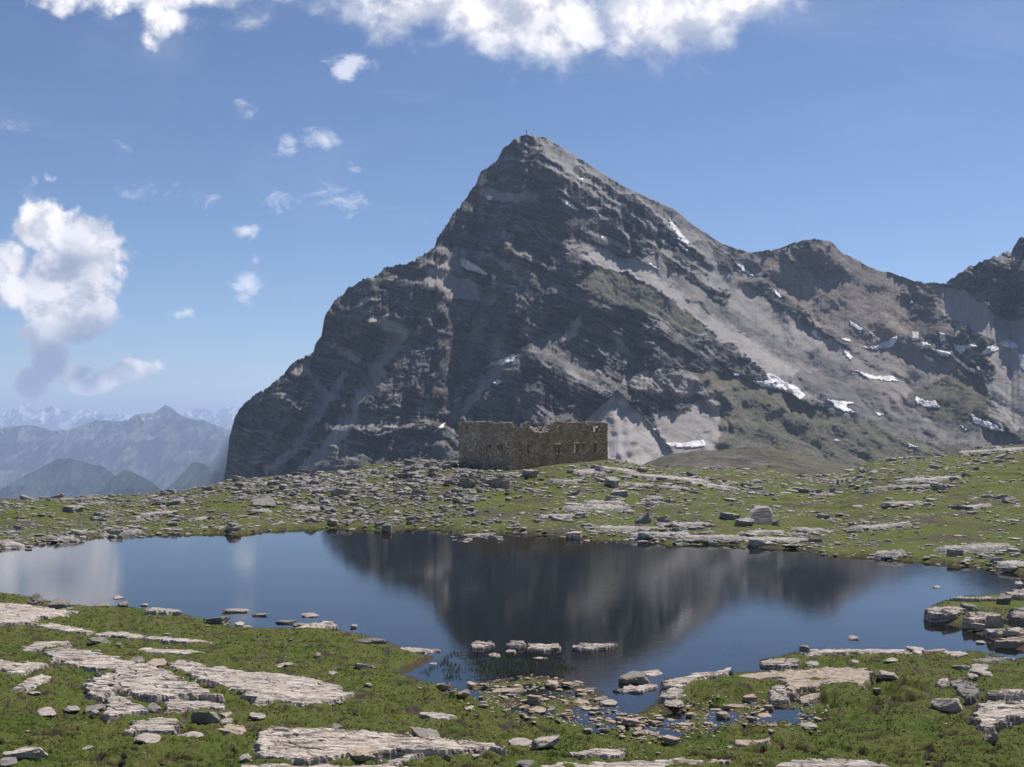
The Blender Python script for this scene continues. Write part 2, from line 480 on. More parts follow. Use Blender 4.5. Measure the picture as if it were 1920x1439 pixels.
# ------------------------------------------------------------------ ground sheet
rows = list(np.linspace(-7.5, 24, 34))
y_ = 24.0
while y_ < 142:
    y_ += 1.7 * y_ * y_ / (HC * F); rows.append(y_)
rows += list(np.arange(y_ + 0.45, 268, 0.45))
rows += list(np.geomspace(270, 2300, 90)) + list(np.geomspace(2450, 50000, 34))
rows = np.array(rows)
acol = np.concatenate([np.linspace(-0.85, -0.53, 60)[:-1], np.linspace(-0.53, 0.53, 1150), np.linspace(0.53, 0.85, 60)[1:]])
YY, AA = np.meshgrid(rows, acol, indexing='ij')
XX = AA * np.maximum(YY, 6) + np.where(YY < 12, AA * 14 * (1 - sstep(YY, 2, 24)), 0)
zz, rocky, soil, bed, val = ground_fields(XX, YY)
ground = mesh_obj('ground', np.stack([XX, YY, zz], -1), grid_faces(len(rows), len(acol)), M_GROUND,
                  attrs=dict(rocky=rocky, soil=soil, bed=bed, valley=val))
tag(ground, kind='structure')

# ------------------------------------------------------------------ lake
def make_water_mat():
    m, t, out = new_mat('lake_water')
    P = t.node('ShaderNodeNewGeometry').outputs['Position']
    w1 = t.noise(t.mapping(P, (0.5, 1.0, 1)), 2.2, 3, 0.5)
    w2 = t.noise(t.mapping(P, (0.35, 1.0, 1)), 9.0, 2, 0.5)
    calm = t.ramp(t.noise(P, 0.035, 3, 0.5), 0.35, 0.65, 0.35, 1.0)
    h = t.math('ADD', t.math('MULTIPLY', w1, 0.7), t.math('MULTIPLY', w2, 0.25))
    nrm = t.bump(t.math('MULTIPLY', h, calm), 0.012, 0.5)
    gl = t.node('ShaderNodeBsdfGlossy'); gl.inputs['Roughness'].default_value = 0.035
    gl.inputs['Color'].default_value = (0.97, 0.96, 0.95, 1)
    t.l.new(nrm, gl.inputs['Normal'])
    tr = t.node('ShaderNodeBsdfTransparent'); tr.inputs['Color'].default_value = (0.29, 0.32, 0.32, 1)
    fr = t.node('ShaderNodeFresnel'); fr.inputs['IOR'].default_value = 1.72
    t.l.new(nrm, fr.inputs['Normal'])
    mx = t.node('ShaderNodeMixShader')
    t.l.new(fr.outputs[0], mx.inputs[0]); t.l.new(tr.outputs[0], mx.inputs[1]); t.l.new(gl.outputs[0], mx.inputs[2])
    t.l.new(mx.outputs[0], out.inputs[0])
    return m
M_WATER = make_water_mat()
lx = np.linspace(-85, 100, 40); ly = np.linspace(27, 128, 30)
LY, LX = np.meshgrid(ly, lx, indexing='ij')
lake = mesh_obj('lake_water', np.stack([LX, LY, np.zeros_like(LX)], -1), grid_faces(30, 40), M_WATER)
tag(lake, kind='structure')

# ------------------------------------------------------------------ the main massif
SKYL = [(405,925),(418,905),(421,888),(425,870),(430,820),(440,785),(455,760),(468,748),(480,740),(497,735),(508,722),(520,712),(532,702),(545,688),(560,674),(575,668),(588,660),(592,645),(598,636),(603,632),(605,615),(608,600),(612,590),(625,568),
        (640,552),(655,538),(668,532),(690,522),(700,520),(712,512),(720,503),(745,496),(775,492),(783,484),(795,478),(815,465),(820,445),(828,436),(835,425),(845,410),(853,398),(862,388),(868,376),(875,370),(880,360),(885,352),(893,345),
        (900,325),(912,315),(922,309),(930,305),(934,298),(937,290),(945,278),(955,270),(963,262),(972,262),(977,255),(987,253),(1000,255),(1010,255),(1025,259),(1040,268),(1060,280),(1085,297),(1110,312),(1140,332),
        (1175,352),(1210,368),(1240,382),(1262,390),(1276,401),(1290,415),(1320,435),(1350,455),(1375,465),(1400,472),(1410,474),(1440,470),(1460,467),(1480,458),(1510,451),(1525,449),(1540,449),
        (1556,453),(1565,460),(1580,475),(1610,490),(1640,505),(1670,512),(1700,522),(1715,528),(1735,531),(1760,531),(1772,530),(1780,527),(1795,516),(1810,505),(1825,497),(1840,492),(1858,484),(1870,480),
        (1885,474),(1897,470),(1903,462),(1908,450),(1914,446),(1922,450),(1950,452),(1990,430),(2040,424),(2120,440)]
SKY_U = np.array([p[0] for p in SKYL], float); SKY_V = np.array([p[1] for p in SKYL], float)
mu = np.arange(406, 2100, 2.0)
NR = 350
skyv = np.interp(mu, SKY_U, SKY_V)
jag = fbm(mu * 0.06, mu * 0 + 3.3, 5, 51, .65) * 8 + np.abs(fbm(mu * 0.13, mu * 0, 2, 52)) * 7 - np.abs(fbm(mu * .3, mu * 0, 1, 54)) * 4
jag = jag * np.where(mu < 1000, 1.0, np.where(mu < 1430, 0.25, 0.4)) * sstep(mu, 410, 450)
jag = jag * (1 - 0.9 * sstep(18 - np.abs(mu - 987), 0, 14))
jag = np.where(mu > 1775, fbm(mu * 0.09, mu * 0 + 1, 4, 53) * 11, jag)
skyv = skyv - jag
VB = 935.0
tt = np.linspace(0, 1, NR)[:, None]
MU = np.repeat(mu[None], NR, 0)
MV = skyv[None] + (VB - skyv[None]) * tt
# irregular outlines: look every region up through a warp
wu = MU + fbm(MU * 0.03, MV * 0.03, 4, 61) * 16 + fbm(MU * 0.12, MV * 0.12, 3, 62) * 7
wv_ = MV + fbm(MU * 0.03, MV * 0.03, 4, 63) * 14 + fbm(MU * 0.12, MV * 0.12, 3, 64) * 7
def reg(poly, soft=5.0, warp=1.0):
    return sstep(poly_sd(MU + (wu - MU) * warp, MV + (wv_ - MV) * warp, poly), -soft, soft)
slope = np.full(MU.shape, 52.0)
rough = np.ones(MU.shape)
scree = np.zeros(MU.shape); mgrass = np.zeros(MU.shape); brown = np.zeros(MU.shape); tone = np.full(MU.shape, 0.5)
def paint(poly, sl=None, rg=None, sc=None, gr=None, br=None, tn=None, soft=5.0, warp=1.0, k=1.0):
    global slope, rough, scree, mgrass, brown, tone
    m = reg(poly, soft, warp) * k
    if sl is not None: slope = slope * (1 - m) + sl * m
    if rg is not None: rough = rough * (1 - m) + rg * m
    if sc is not None: scree = scree * (1 - m) + sc * m
    if gr is not None: mgrass = mgrass * (1 - m) + gr * m
    if br is not None: brown = brown * (1 - m) + br * m
    if tn is not None: tone = tone * (1 - m) + tn * m
# right-hand flank: long slopes of scree and thin turf
paint([(1000,250),(1060,276),(1180,352),(1290,410),(1400,470),(1560,445),(1780,530),(2120,560),(2120,950),(1180,950),(1170,760),(1300,700),(1430,720),(1330,600),(1200,500),(1080,470),(1040,380),(990,290)], sl=44, rg=.75, sc=.30, tn=.40)
paint([(985,240),(1060,268),(1180,340),(1290,400),(1400,468),(1430,520),(1320,470),(1260,432),(1180,388),(1090,330),(1020,280)], sl=36, rg=.5, sc=.60, tn=.5, warp=.5)
paint([(1180,470),(1250,430),(1300,450),(1400,520),(1500,600),(1620,690),(1750,790),(1900,820),(1900,850),(1650,820),(1500,740),(1400,640),(1300,560)], sl=35, rg=.28, sc=.62, tn=.40)
paint([(1085,478),(1150,462),(1210,500),(1260,535),(1330,585),(1420,640),(1510,705),(1570,755),(1520,745),(1450,715),(1400,672),(1340,625),(1270,570),(1190,515),(1120,500)], sl=33, rg=.15, sc=1, tn=.8)
paint([(1270,460),(1320,475),(1400,545),(1470,600),(1560,640),(1600,680),(1500,650),(1420,610),(1330,540)], sl=34, rg=.2, sc=.95, tn=.62, k=.9)
paint([(1500,690),(1600,700),(1720,770),(1860,822),(1700,815),(1580,770),(1480,720)], sl=30, rg=.35, sc=.55, gr=.0, tn=.18)  # dark tone paints a cloud shadow onto the lower scree
# dark rock bands in the upper right flank
paint([(1040,330),(1080,345),(1190,420),(1270,480),(1200,470),(1110,410),(1050,370)], sl=60, rg=1.1, sc=.0, tn=.40)
paint([(1150,368),(1200,388),(1260,450),(1330,520),(1250,475),(1180,415)], sl=56, rg=1, sc=.05, tn=.34)
paint([(1330,452),(1380,490),(1450,545),(1510,600),(1490,592),(1410,540),(1345,490)], sl=58, rg=.9, sc=0, tn=.25)
paint([(1325,530),(1370,555),(1360,568),(1320,548)], sl=66, rg=1, sc=0, tn=.25)
# long parallel rock bands of the upper right flank
for q_, (a0, a1) in enumerate([((1010,292),(1230,445)),((1030,322),(1180,425)),((1085,318),(1300,478)),((1130,348),(1262,428)),((1060,372),(1210,478)),((1185,372),(1330,500)),((1240,480),(1345,560)),((1090,440),(1175,480)),((1110,530),(1330,650)),((1150,600),(1400,700)),((1120,545),(1260,600))]):
    L_ = [a0, ((a0[0] * .5 + a1[0] * .5), (a0[1] * .5 + a1[1] * .5) - 4), a1]
    m = sstep(6.5 - line_d(wu * .6 + MU * .4, wv_ * .6 + MV * .4, L_), -1.5, 2.5)
    slope = slope * (1 - m) + 74 * m; scree = scree * (1 - m); tone = tone * (1 - m) + .15 * m; rough = rough * (1 - m) + .8 * m
    L2 = [(x_, y_ - 11) for x_, y_ in L_]
    m = sstep(5.0 - line_d(wu * .6 + MU * .4, wv_ * .6 + MV * .4, L2), -1.5, 2.5) * .8
    slope = slope * (1 - m) + 34 * m; scree = scree * (1 - m) + .9 * m; tone = tone * (1 - m) + .6 * m
# brown shoulder summit
paint([(1410,478),(1480,456),(1545,447),(1620,492),(1700,522),(1770,545),(1760,620),(1690,690),(1620,672),(1560,630),(1480,560)], sl=37, rg=.22, sc=.5, br=1, tn=.5)
paint([(1470,470),(1520,455),(1570,480),(1590,510),(1540,520),(1490,500)], sl=50, rg=.8, sc=0, br=.8, tn=.35)
paint([(1690,535),(1745,540),(1790,640),(1740,640),(1700,580)], sl=44, rg=.6, sc=.3, br=.4, tn=.4)
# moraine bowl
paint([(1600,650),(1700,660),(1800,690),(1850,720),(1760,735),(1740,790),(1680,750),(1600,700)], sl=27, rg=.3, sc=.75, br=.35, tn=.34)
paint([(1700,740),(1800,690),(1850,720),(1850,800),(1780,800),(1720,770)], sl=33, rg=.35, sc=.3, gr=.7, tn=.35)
paint([(1745,540),(1800,536),(1920,600),(2120,620),(2120,820),(1900,800),(1850,740),(1870,690),(1800,640)], sl=35, rg=.25, sc=.95, tn=.66)
paint([(1780,525),(1905,445),(2120,420),(2120,620),(1960,610),(1880,600),(1830,560)], sl=58, rg=1.2, sc=0, tn=.30)
paint([(1790,600),(1860,640),(1850,670),(1800,640)], sl=58, rg=1, sc=0, tn=.3)
# big cliffs under the dip slopes
paint([(1052,520),(1110,560),(1200,585),(1290,615),(1370,650),(1455,718),(1400,728),(1330,692),(1290,705),(1180,705),(1100,680),(1040,640),(1050,580)], sl=66, rg=1, sc=0, tn=.24)
paint([(1075,528),(1120,500),(1190,520),(1280,575),(1345,640),(1290,618),(1200,580),(1120,560)], sl=38, rg=.45, sc=.35, gr=.8, tn=.6)
paint([(1000,640),(1040,620),(1100,690),(1160,720),(1160,745),(1080,705),(1010,668)], sl=36, rg=.6, sc=.45, gr=.45, tn=.6)
paint([(955,665),(1010,662),(1080,708),(1155,745),(1120,765),(1060,790),(960,800),(930,760)], sl=66, rg=.9, sc=0, tn=.24)
paint([(900,770),(1000,770),(1105,770),(1080,830),(860,850),(820,830)], sl=46, rg=.7, sc=.2, gr=.35, tn=.3)
paint([(1160,735),(1200,742),(1260,752),(1295,765),(1240,775),(1190,765)], sl=68, rg=1, sc=0, tn=.25)
# turf-covered hummocks bottom right
paint([(1165,730),(1215,695),(1300,688),(1420,715),(1500,755),(1600,785),(1760,830),(1930,850),(1930,960),(1200,960),(1340,850),(1330,770),(1240,745)], sl=31, rg=.32, sc=.4, gr=.85, tn=.5)
paint([(1170,700),(1240,690),(1300,700),(1330,745),(1260,745),(1190,735)], sl=48, rg=1.2, sc=.6, gr=.2, tn=.6)
paint([(1225,775),(1290,768),(1345,735),(1345,850),(1260,860)], sl=36, rg=.2, sc=1, gr=.0, tn=.60)
# talus cone right of the ruin
paint([(1160,738),(1190,768),(1235,820),(1275,875),(1060,890),(1085,800),(1130,760)], sl=36, rg=.12, sc=1, gr=0, tn=.85, warp=.35, soft=3)
# pale gullies and ledges in the dark face
for ln, wd, tn_ in [([(925,535),(905,580),(885,640),(865,700),(860,760)], 10, .5), ([(850,492),(810,520),(870,545),(915,555)], 20, .55), ([(905,362),(950,372),(1000,368)], 11, .6),
               ([(700,600),(740,612),(755,630),(738,648)], 12, .62), ([(735,640),(718,682),(680,730),(650,790),(600,850),(560,895)], 14, .5), ([(560,690),(600,720),(612,760)], 10, .45),
               ([(650,700),(600,770),(560,830),(500,885)], 10, .42), ([(940,685),(900,730),(850,790)], 12, .5), ([(1060,640),(1080,600)], 10, .45), ([(640,660),(700,690),(720,700)], 8, .5),
               ([(905,480),(960,500),(1000,560)], 7, .5), ([(1160,640),(1190,680),(1175,715)], 8, .5)]:
    m = sstep(wd - line_d(wu, wv_, ln), -4, 6)
    scree = np.maximum(scree, m * .75); slope = slope * (1 - m) + 42 * m; rough *= (1 - .5 * m); tone = tone * (1 - m) + tn_ * m
m = reg([(800,800),(900,750),(1000,780),(1000,860),(760,880)], 25); mgrass = np.maximum(mgrass, m * .45)
m = reg([(620,830),(700,815),(760,840),(760,900),(560,900)], 8); mgrass = np.maximum(mgrass, m * .55); scree = np.maximum(scree, m * .35); tone = np.maximum(tone, m * .5)
# strata: beds dipping to the right; alternate ledge and riser
dip = np.interp(MU, [400, 800, 1000, 1150, 1500, 2100], [.16, .20, .34, .50, .56, .5])
dipi = np.cumsum(np.repeat(np.interp(mu, [400, 800, 1000, 1150, 1500, 2100], [.16, .20, .34, .50, .56, .5])[None] * 2.0, 1, 0), 1)
sco = MV - dipi + fbm(MU * 0.008, MV * 0.008, 3, 71) * 45
beds = fbm(sco * 0.032, MU * 0.0035, 5, 72, 0.68)
fine = fbm(sco * 0.15, MU * 0.014, 3, 73, 0.6) + .5 * fbm(sco * 0.42, MU * 0.03, 2, 74, 0.6)
slope0 = np.clip(slope, 16, 80)
slope = np.clip(slope + (beds * 50 + np.tanh(beds * 9) * 20 + np.tanh(fine * 5) * 17 + fine * 22) * rough, 14, 86)
# debris rests on the gentle ledges between the steep risers
ledge = sstep(46 - slope, 0, 14) * sstep(rough, .45, .8) * (.55 + .9 * fbm(MU * .02, MV * .02, 3, 75))
scree = np.maximum(scree, np.clip(ledge, 0, 1) * .9)
# integrate slope up every column -> depth
dz = (MV[1:] - MV[:-1]) * 1.12
def box_u(q, r):
    k = np.pad(q, ((0, 0), (r + 1, r)), mode='edge').cumsum(1)
    return (k[:, 2 * r + 1:] - k[:, :-2 * r - 1]) / (2 * r + 1)
def box_v(q, r):
    return box_u(q.T, r).T
def integ(sl):
    cot = 1 / np.tan(np.radians((sl[1:] + sl[:-1]) / 2))
    d_ = np.zeros(MU.shape)
    d_[:-1] = np.cumsum((dz * cot)[::-1], 0)[::-1]
    return d_
dep0 = integ(slope0)
dep1 = integ(slope) - dep0
dep1 = dep1 - box_v(box_v(dep1, 26), 26)          # keep the beds, drop what piles up over a whole column
dep = box_u(box_u(dep0, 7), 7) + dep1
D0 = np.interp(mu, [400, 440, 520, 700, 1000, 1160, 1400, 1700, 1920, 2100], [2560, 2330, 2150, 2020, 1930, 1900, 2010, 1980, 1800, 1700])
MD = D0[None] + dep
def ridge(line, amp, wd):
    global MD
    MD = MD - amp * np.exp(-(line_d(wu, wv_, line) / wd) ** 2) * np.clip(.75 + 1.1 * fbm(MU * .025, MV * .025, 2, 87), .1, 1.3)
def scarp(line, amp, wd):
    """terrain left of the line falls back by amp"""
    global MD
    d = line_d(MU, MV, line)
    P_ = np.asarray(line, float)
    uu = np.interp(MV, P_[:, 1], P_[:, 0])
    s_ = MU - uu
    k = sstep(MV, P_[0, 1] - 40, P_[0, 1] + 30) * (1 - sstep(MV, P_[-1, 1] - 10, P_[-1, 1] + 50))
    MD = MD + amp * k * (1 / (1 + np.exp(np.clip(s_ / wd, -30, 30)))) * np.exp(-np.maximum(-s_, 0) / 190) - amp * k * np.exp(-(s_ / (wd * 5)) ** 2) * .25
scarp([(985,262),(1000,330),(1045,420),(1062,520),(1060,600),(1040,640)], 75, 14)
scarp([(1000,640),(965,700),(950,770),(935,850)], 90, 9)
scarp([(735,640),(690,730),(640,800),(610,890)], 90, 12)
scarp([(820,470),(800,560),(770,650),(745,720)], 42, 16)
scarp([(895,345),(880,430),(870,500)], 35, 16)
scarp([(610,600),(575,690),(530,800),(510,890)], 60, 12)
scarp([(1230,600),(1215,640),(1200,690)], 35, 7)
scarp([(1905,450),(1890,520),(1880,600)], 18, 10)
scarp([(1840,490),(1838,540),(1830,570)], 14, 10)
ridge([(860,800),(865,700),(905,580),(925,540)], -45, 18)
ridge([(640,790),(720,690),(745,645)], -35, 16)
ridge([(1180,725),(1195,660),(1185,600)], -30, 14)
ridge([(1400,480),(1500,570),(1600,660),(1700,740)], -30, 75)
ridge([(1160,738),(1165,800),(1170,890)], 30, 60)
ridge([(1345,735),(1360,800),(1330,860)], 40, 30)
ridge([(1290,690),(1420,730),(1560,775),(1700,812)], 32, 55)
ridge([(1540,452),(1580,540),(1640,620)], 24, 70)
ridge([(1745,640),(1660,620)], 30, 30)
for L_, am_, wd__ in [([(905,600),(882,720),(868,830)],30,15),([(962,420),(940,520),(950,620)],30,16),([(850,560),(822,680),(790,800)],26,18),([(880,400),(862,480)],30,12),([(700,545),(680,640),(655,700)],36,12),([(1012,700),(1002,790)],25,14),([(560,700),(540,800)],30,12),([(985,300),(970,400),(985,470)],30,12)]: ridge(L_, am_, wd__)
spur = ridged(MU * 0.011 + MV * 0.004, MV * 0.004, 4, 81, .55)
spur2 = ridged(MU * 0.05 + MV * 0.018, MV * 0.012, 3, 82, .55)
# rock relief everywhere, almost none on scree
MD = MD - (spur * 42 * (0.15 + 0.85 * rough) + spur2 * 12 * rough + fbm(MU * .17, MV * .17, 4, 83, .65) * 9.0 * rough)
MD = MD + ridged(MU * 0.10 + MV * .02, MV * .02, 2, 85) * 8 * reg([(1780,525),(1905,445),(2120,420),(2120,620),(1880,600)], 8)
MD = MD - reg([(930,262),(1000,258),(1160,365),(1240,410),(1130,400),(1000,350)], 14) * ridged(MU * .075, MV * .012, 3, 86) * 13
a_, b_ = ab(MU, MV)
VX = a_ * MD; VY = MD; VZ = HC + b_ * MD
# the far side, falling away behind the skyline
back = []
for k in range(14, 0, -1):
    q = k * 55.0
    back.append(np.stack([VX[0] * (1 + q / 9000), VY[0] + q, VZ[0] - q * 0.75 + fbm(VX[0] * .01, VY[0] * 0 + k * .3, 3, 91) * 14 * min(1, k / 3)], -1))
front = np.stack([VX, VY, VZ], -1)
allv = np.concatenate([np.array(back), front], 0)
pad = lambda q: np.concatenate([np.repeat(q[:1], 14, 0), q], 0)
def make_mountain_mat():
    m, t, out = new_mat('mountain_rock')
    P = t.node('ShaderNodeNewGeometry').outputs['Position']
    sc, gr, br, tn = t.attr('scree'), t.attr('turf'), t.attr('brown'), t.attr('tone')
    PB = t.mapping(P, (1, 1, 1), (0.10, -0.40, 0))
    S = t.mapping(PB, (0.30, 0.30, 1.7))
    s1 = t.noise(S, 0.03, 9, 0.7, 0.3)
    s2 = t.noise(P, 0.02, 9, 0.68)
    s3 = t.noise(P, 0.12, 6, 0.7)
    rock = t.mix(t.ramp(s1, 0.40, 0.60), (0.034, 0.037, 0.040), (0.155, 0.15, 0.145))
    rock = t.mix(t.math('MULTIPLY', t.ramp(s2, 0.52, 0.64), .5), rock, (0.21, 0.195, 0.175))
    s4 = t.noise(t.mapping(PB, (0.13, 0.13, 2.4)), 0.05, 7, 0.68, 0.4)
    rock = t.mix(t.math('MULTIPLY', t.ramp(s4, 0.50, 0.40), .75), rock, (0.026, 0.028, 0.031))
    rock = t.mix(t.math('MULTIPLY', t.ramp(s4, 0.56, 0.63), .55), rock, (0.24, 0.225, 0.20))
    rock = t.mix(t.math('MULTIPLY', t.ramp(s3, 0.42, 0.3), .5), rock, (0.04, 0.042, 0.045))
    rock = t.mix(t.ramp(tn, 0.3, 0.9, 0.0, 0.45), rock, (0.23, 0.215, 0.20))
    sct = t.ramp(t.math('ADD', sc, t.math('MULTIPLY', t.math('SUBTRACT', s2, 0.5), 0.9)), 0.25, 0.75)
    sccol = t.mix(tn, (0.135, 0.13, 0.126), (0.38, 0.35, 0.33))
    sccol = t.mix(t.math('MULTIPLY', t.ramp(s3, 0.55, 0.7), .35), sccol, (0.12, 0.115, 0.11))
    sccol = t.mix(t.math('MULTIPLY', t.ramp(t.noise(t.mapping(P, (1, 1, .25), (0, .5, 0)), 0.03, 6, .65), 0.45, 0.7), .4), sccol, (0.17, 0.155, 0.145))
    c = t.mix(sct, rock, sccol)
    brc = t.mix(t.ramp(s3, 0.35, 0.65), (0.15, 0.125, 0.108), (0.28, 0.235, 0.205))
    c = t.mix(t.math('MULTIPLY', br, 0.75), c, brc)
    tf = t.ramp(t.math('ADD', gr, t.math('MULTIPLY', t.math('SUBTRACT', t.noise(P, 0.014, 8, .68), 0.5), 1.3)), 0.45, 0.85)
    grc = t.mix(t.ramp(s3, .35, .7), (0.105, 0.108, 0.066), (0.22, 0.20, 0.155))
    c = t.mix(t.math('MULTIPLY', tf, .85), c, grc)
    h = t.math('ADD', t.math('MULTIPLY', s1, 1.2), t.math('ADD', s3, t.math('MULTIPLY', t.noise(P, .5, 4, .7), .3)))
    bd = t.node('ShaderNodeBump'); t.put(bd.inputs['Height'], h); bd.inputs['Distance'].default_value = 9.0
    t.put(bd.inputs['Strength'], t.ramp(sct, 0, 1, .9, .3))
    finish(t, out, c, 0.95, bd.outputs[0], 0.1)
    return m
M_MTN = make_mountain_mat()
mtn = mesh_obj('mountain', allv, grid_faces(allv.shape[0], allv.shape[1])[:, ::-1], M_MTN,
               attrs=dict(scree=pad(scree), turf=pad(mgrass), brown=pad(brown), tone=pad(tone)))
tag(mtn, kind='structure')
def mtn_depth(u, v):
    """depth of the massif's surface along the sight line of photo pixel"""
    u = np.asarray(u, float); v = np.asarray(v, float)
    sv = np.interp(u, mu, skyv)
    fr = np.clip((v - sv) / (VB - sv), 0, 1) * (NR - 1)
    fc = np.clip((u - mu[0]) / 2.0, 0, len(mu) - 1.001)
    r0 = np.clip(fr.astype(int), 0, NR - 2); c0 = np.clip(fc.astype(int), 0, len(mu) - 2)
    tr, tc_ = fr - r0, fc - c0
    return (MD[r0, c0] * (1 - tr) * (1 - tc_) + MD[r0 + 1, c0] * tr * (1 - tc_) + MD[r0, c0 + 1] * (1 - tr) * tc_ + MD[r0 + 1, c0 + 1] * tr * tc_)

# ------------------------------------------------------------------ moraine mound behind the bank
hu = np.arange(1150, 1900, 3.0)
hs = np.interp(hu, [1150,1180,1215,1260,1300,1340,1400,1450,1500,1560,1620,1700,1800,1900], [900,886,866,851,846,845,838,842,851,866,880,892,905,920])
hs = hs + fbm(hu * .03, hu * 0, 4, 95) * 4
hr = 60
ht = np.linspace(0, 1, hr)[:, None]
HV = hs[None] + (925 - hs[None]) * ht
HU = np.repeat(hu[None], hr, 0)
HD = 560 + np.interp(hu, [1150, 1300, 1900], [60, 0, 0])[None] - 170 * ht + (1 - ht) ** 3 * 40 + fbm(HU * .02, HV * .05, 4, 96) * 22
ha, hb = ab(HU, HV)
hf = np.stack([ha * HD, HD, HC + hb * HD], -1)
hb_ = [np.stack([hf[0, :, 0], hf[0, :, 1] + k * 25, hf[0, :, 2] - k * 5 - k * k * .5], -1) for k in range(8, 0, -1)]
hv_ = np.concatenate([np.array(hb_), hf], 0)
sh = np.full(hv_.shape[:2], 0.0)
hill = mesh_obj('hill', hv_, grid_faces(*hv_.shape[:2])[:, ::-1], M_MTN, attrs=dict(scree=sh + .35, turf=sh + .75, brown=sh + .2, tone=sh + .3))
tag(hill, kind='structure')

# ------------------------------------------------------------------ far ranges on the left
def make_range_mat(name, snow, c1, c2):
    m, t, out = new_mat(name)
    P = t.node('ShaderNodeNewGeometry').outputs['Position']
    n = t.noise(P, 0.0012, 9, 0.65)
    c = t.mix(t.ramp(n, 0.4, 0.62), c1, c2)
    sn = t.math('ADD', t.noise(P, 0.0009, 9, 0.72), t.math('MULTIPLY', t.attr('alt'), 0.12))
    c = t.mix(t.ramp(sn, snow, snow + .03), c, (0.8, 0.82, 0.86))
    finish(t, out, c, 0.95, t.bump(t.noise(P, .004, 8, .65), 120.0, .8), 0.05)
    return m
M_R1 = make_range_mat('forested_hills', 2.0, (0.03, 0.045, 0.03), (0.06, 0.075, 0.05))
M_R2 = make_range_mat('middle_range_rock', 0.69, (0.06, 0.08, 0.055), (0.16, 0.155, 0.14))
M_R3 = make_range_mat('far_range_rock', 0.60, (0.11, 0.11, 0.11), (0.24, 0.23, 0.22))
def far_range(name, pts, D, mat, slope_, seed, jagamp, depth_amp, u1=640):
    u = np.arange(pts[0][0], pts[-1][0] + .1, 2.5)
    sv = np.interp(u, [p[0] for p in pts], [p[1] for p in pts]) - fbm(u * .05, u * 0, 5, seed, .6) * jagamp - np.abs(fbm(u * .16, u * 0, 3, seed + 1)) * jagamp * .8
    nr = 130
    t_ = np.linspace(0, 1, nr)[:, None]
    vb_ = min(985.0, 790 + (1550 + HC) / D * F)
    sv = np.minimum(sv, vb_ - 1)
    V = sv[None] + (vb_ - sv[None]) * t_
    U = np.repeat(u[None], nr, 0)
    dz_ = (vb_ - sv[None]) * (1 - t_) * D / F
    DD = D + dz_ / math.tan(R(slope_)) - ridged(U * .018 + V * .01, V * .006, 5, seed + 5, .55) * depth_amp
    A, B = ab(U, V)
    f_ = np.stack([A * DD, DD, HC + B * DD], -1)
    bk = [np.stack([f_[0, :, 0], f_[0, :, 1] + k * D * .02, f_[0, :, 2] - k * D * .009], -1) for k in range(8, 0, -1)]
    vv = np.concatenate([np.array(bk), f_], 0)
    alt = np.concatenate([np.ones((8, len(u))), 1 - np.clip((V - sv[None]) / 60, 0, 1)], 0)
    o = mesh_obj(name, vv, grid_faces(*vv.shape[:2])[:, ::-1], mat, attrs=dict(alt=alt))
    tag(o, kind='structure')
    return o
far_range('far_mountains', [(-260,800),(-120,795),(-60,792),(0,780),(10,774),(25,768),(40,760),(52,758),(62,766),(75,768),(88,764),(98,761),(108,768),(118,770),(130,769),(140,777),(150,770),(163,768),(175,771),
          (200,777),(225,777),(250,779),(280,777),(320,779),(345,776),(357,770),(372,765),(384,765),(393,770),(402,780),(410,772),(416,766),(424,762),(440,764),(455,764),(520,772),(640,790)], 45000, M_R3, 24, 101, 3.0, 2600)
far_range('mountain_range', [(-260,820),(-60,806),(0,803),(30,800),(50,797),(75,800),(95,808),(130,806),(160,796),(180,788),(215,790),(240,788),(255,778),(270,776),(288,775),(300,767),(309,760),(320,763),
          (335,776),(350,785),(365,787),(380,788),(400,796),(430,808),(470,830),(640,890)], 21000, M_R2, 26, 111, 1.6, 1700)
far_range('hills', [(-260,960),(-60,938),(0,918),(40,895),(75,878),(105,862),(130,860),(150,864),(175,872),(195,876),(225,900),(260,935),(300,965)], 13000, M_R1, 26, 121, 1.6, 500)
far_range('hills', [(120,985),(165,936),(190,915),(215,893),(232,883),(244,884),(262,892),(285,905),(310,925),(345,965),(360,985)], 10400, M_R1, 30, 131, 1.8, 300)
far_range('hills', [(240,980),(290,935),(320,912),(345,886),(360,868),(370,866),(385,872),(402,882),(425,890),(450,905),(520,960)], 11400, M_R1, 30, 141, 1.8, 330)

# ------------------------------------------------------------------ the air itself
hz_m = bpy.data.materials.new('haze_air'); hz_m.use_nodes = True
hz_m.node_tree.nodes.clear()
ht_ = NT(hz_m.node_tree)
ho = ht_.node('ShaderNodeOutputMaterial'); pv = ht_.node('ShaderNodeVolumePrincipled')
pv.inputs['Color'].default_value = (0.56, 0.71, 1.0, 1)
pv.inputs['Density'].default_value = 3.8e-5
pv.inputs['Anisotropy'].default_value = 0.2
ht_.l.new(pv.outputs[0], ho.inputs['Volume'])
x0, x1, y0_, y1_, z0, z1 = -50000, 50000, -80, 60000, -1800, 860
hvv = [(x, y, z) for z in (z0, z1) for y in (y0_, y1_) for x in (x0, x1)]
hzo = mesh_obj('haze', hvv, [np.array([(0, 2, 3, 1), (4, 5, 7, 6), (0, 1, 5, 4), (2, 6, 7, 3), (0, 4, 6, 2), (1, 3, 7, 5)])], hz_m, smooth=False)
tag(hzo, kind='stuff')

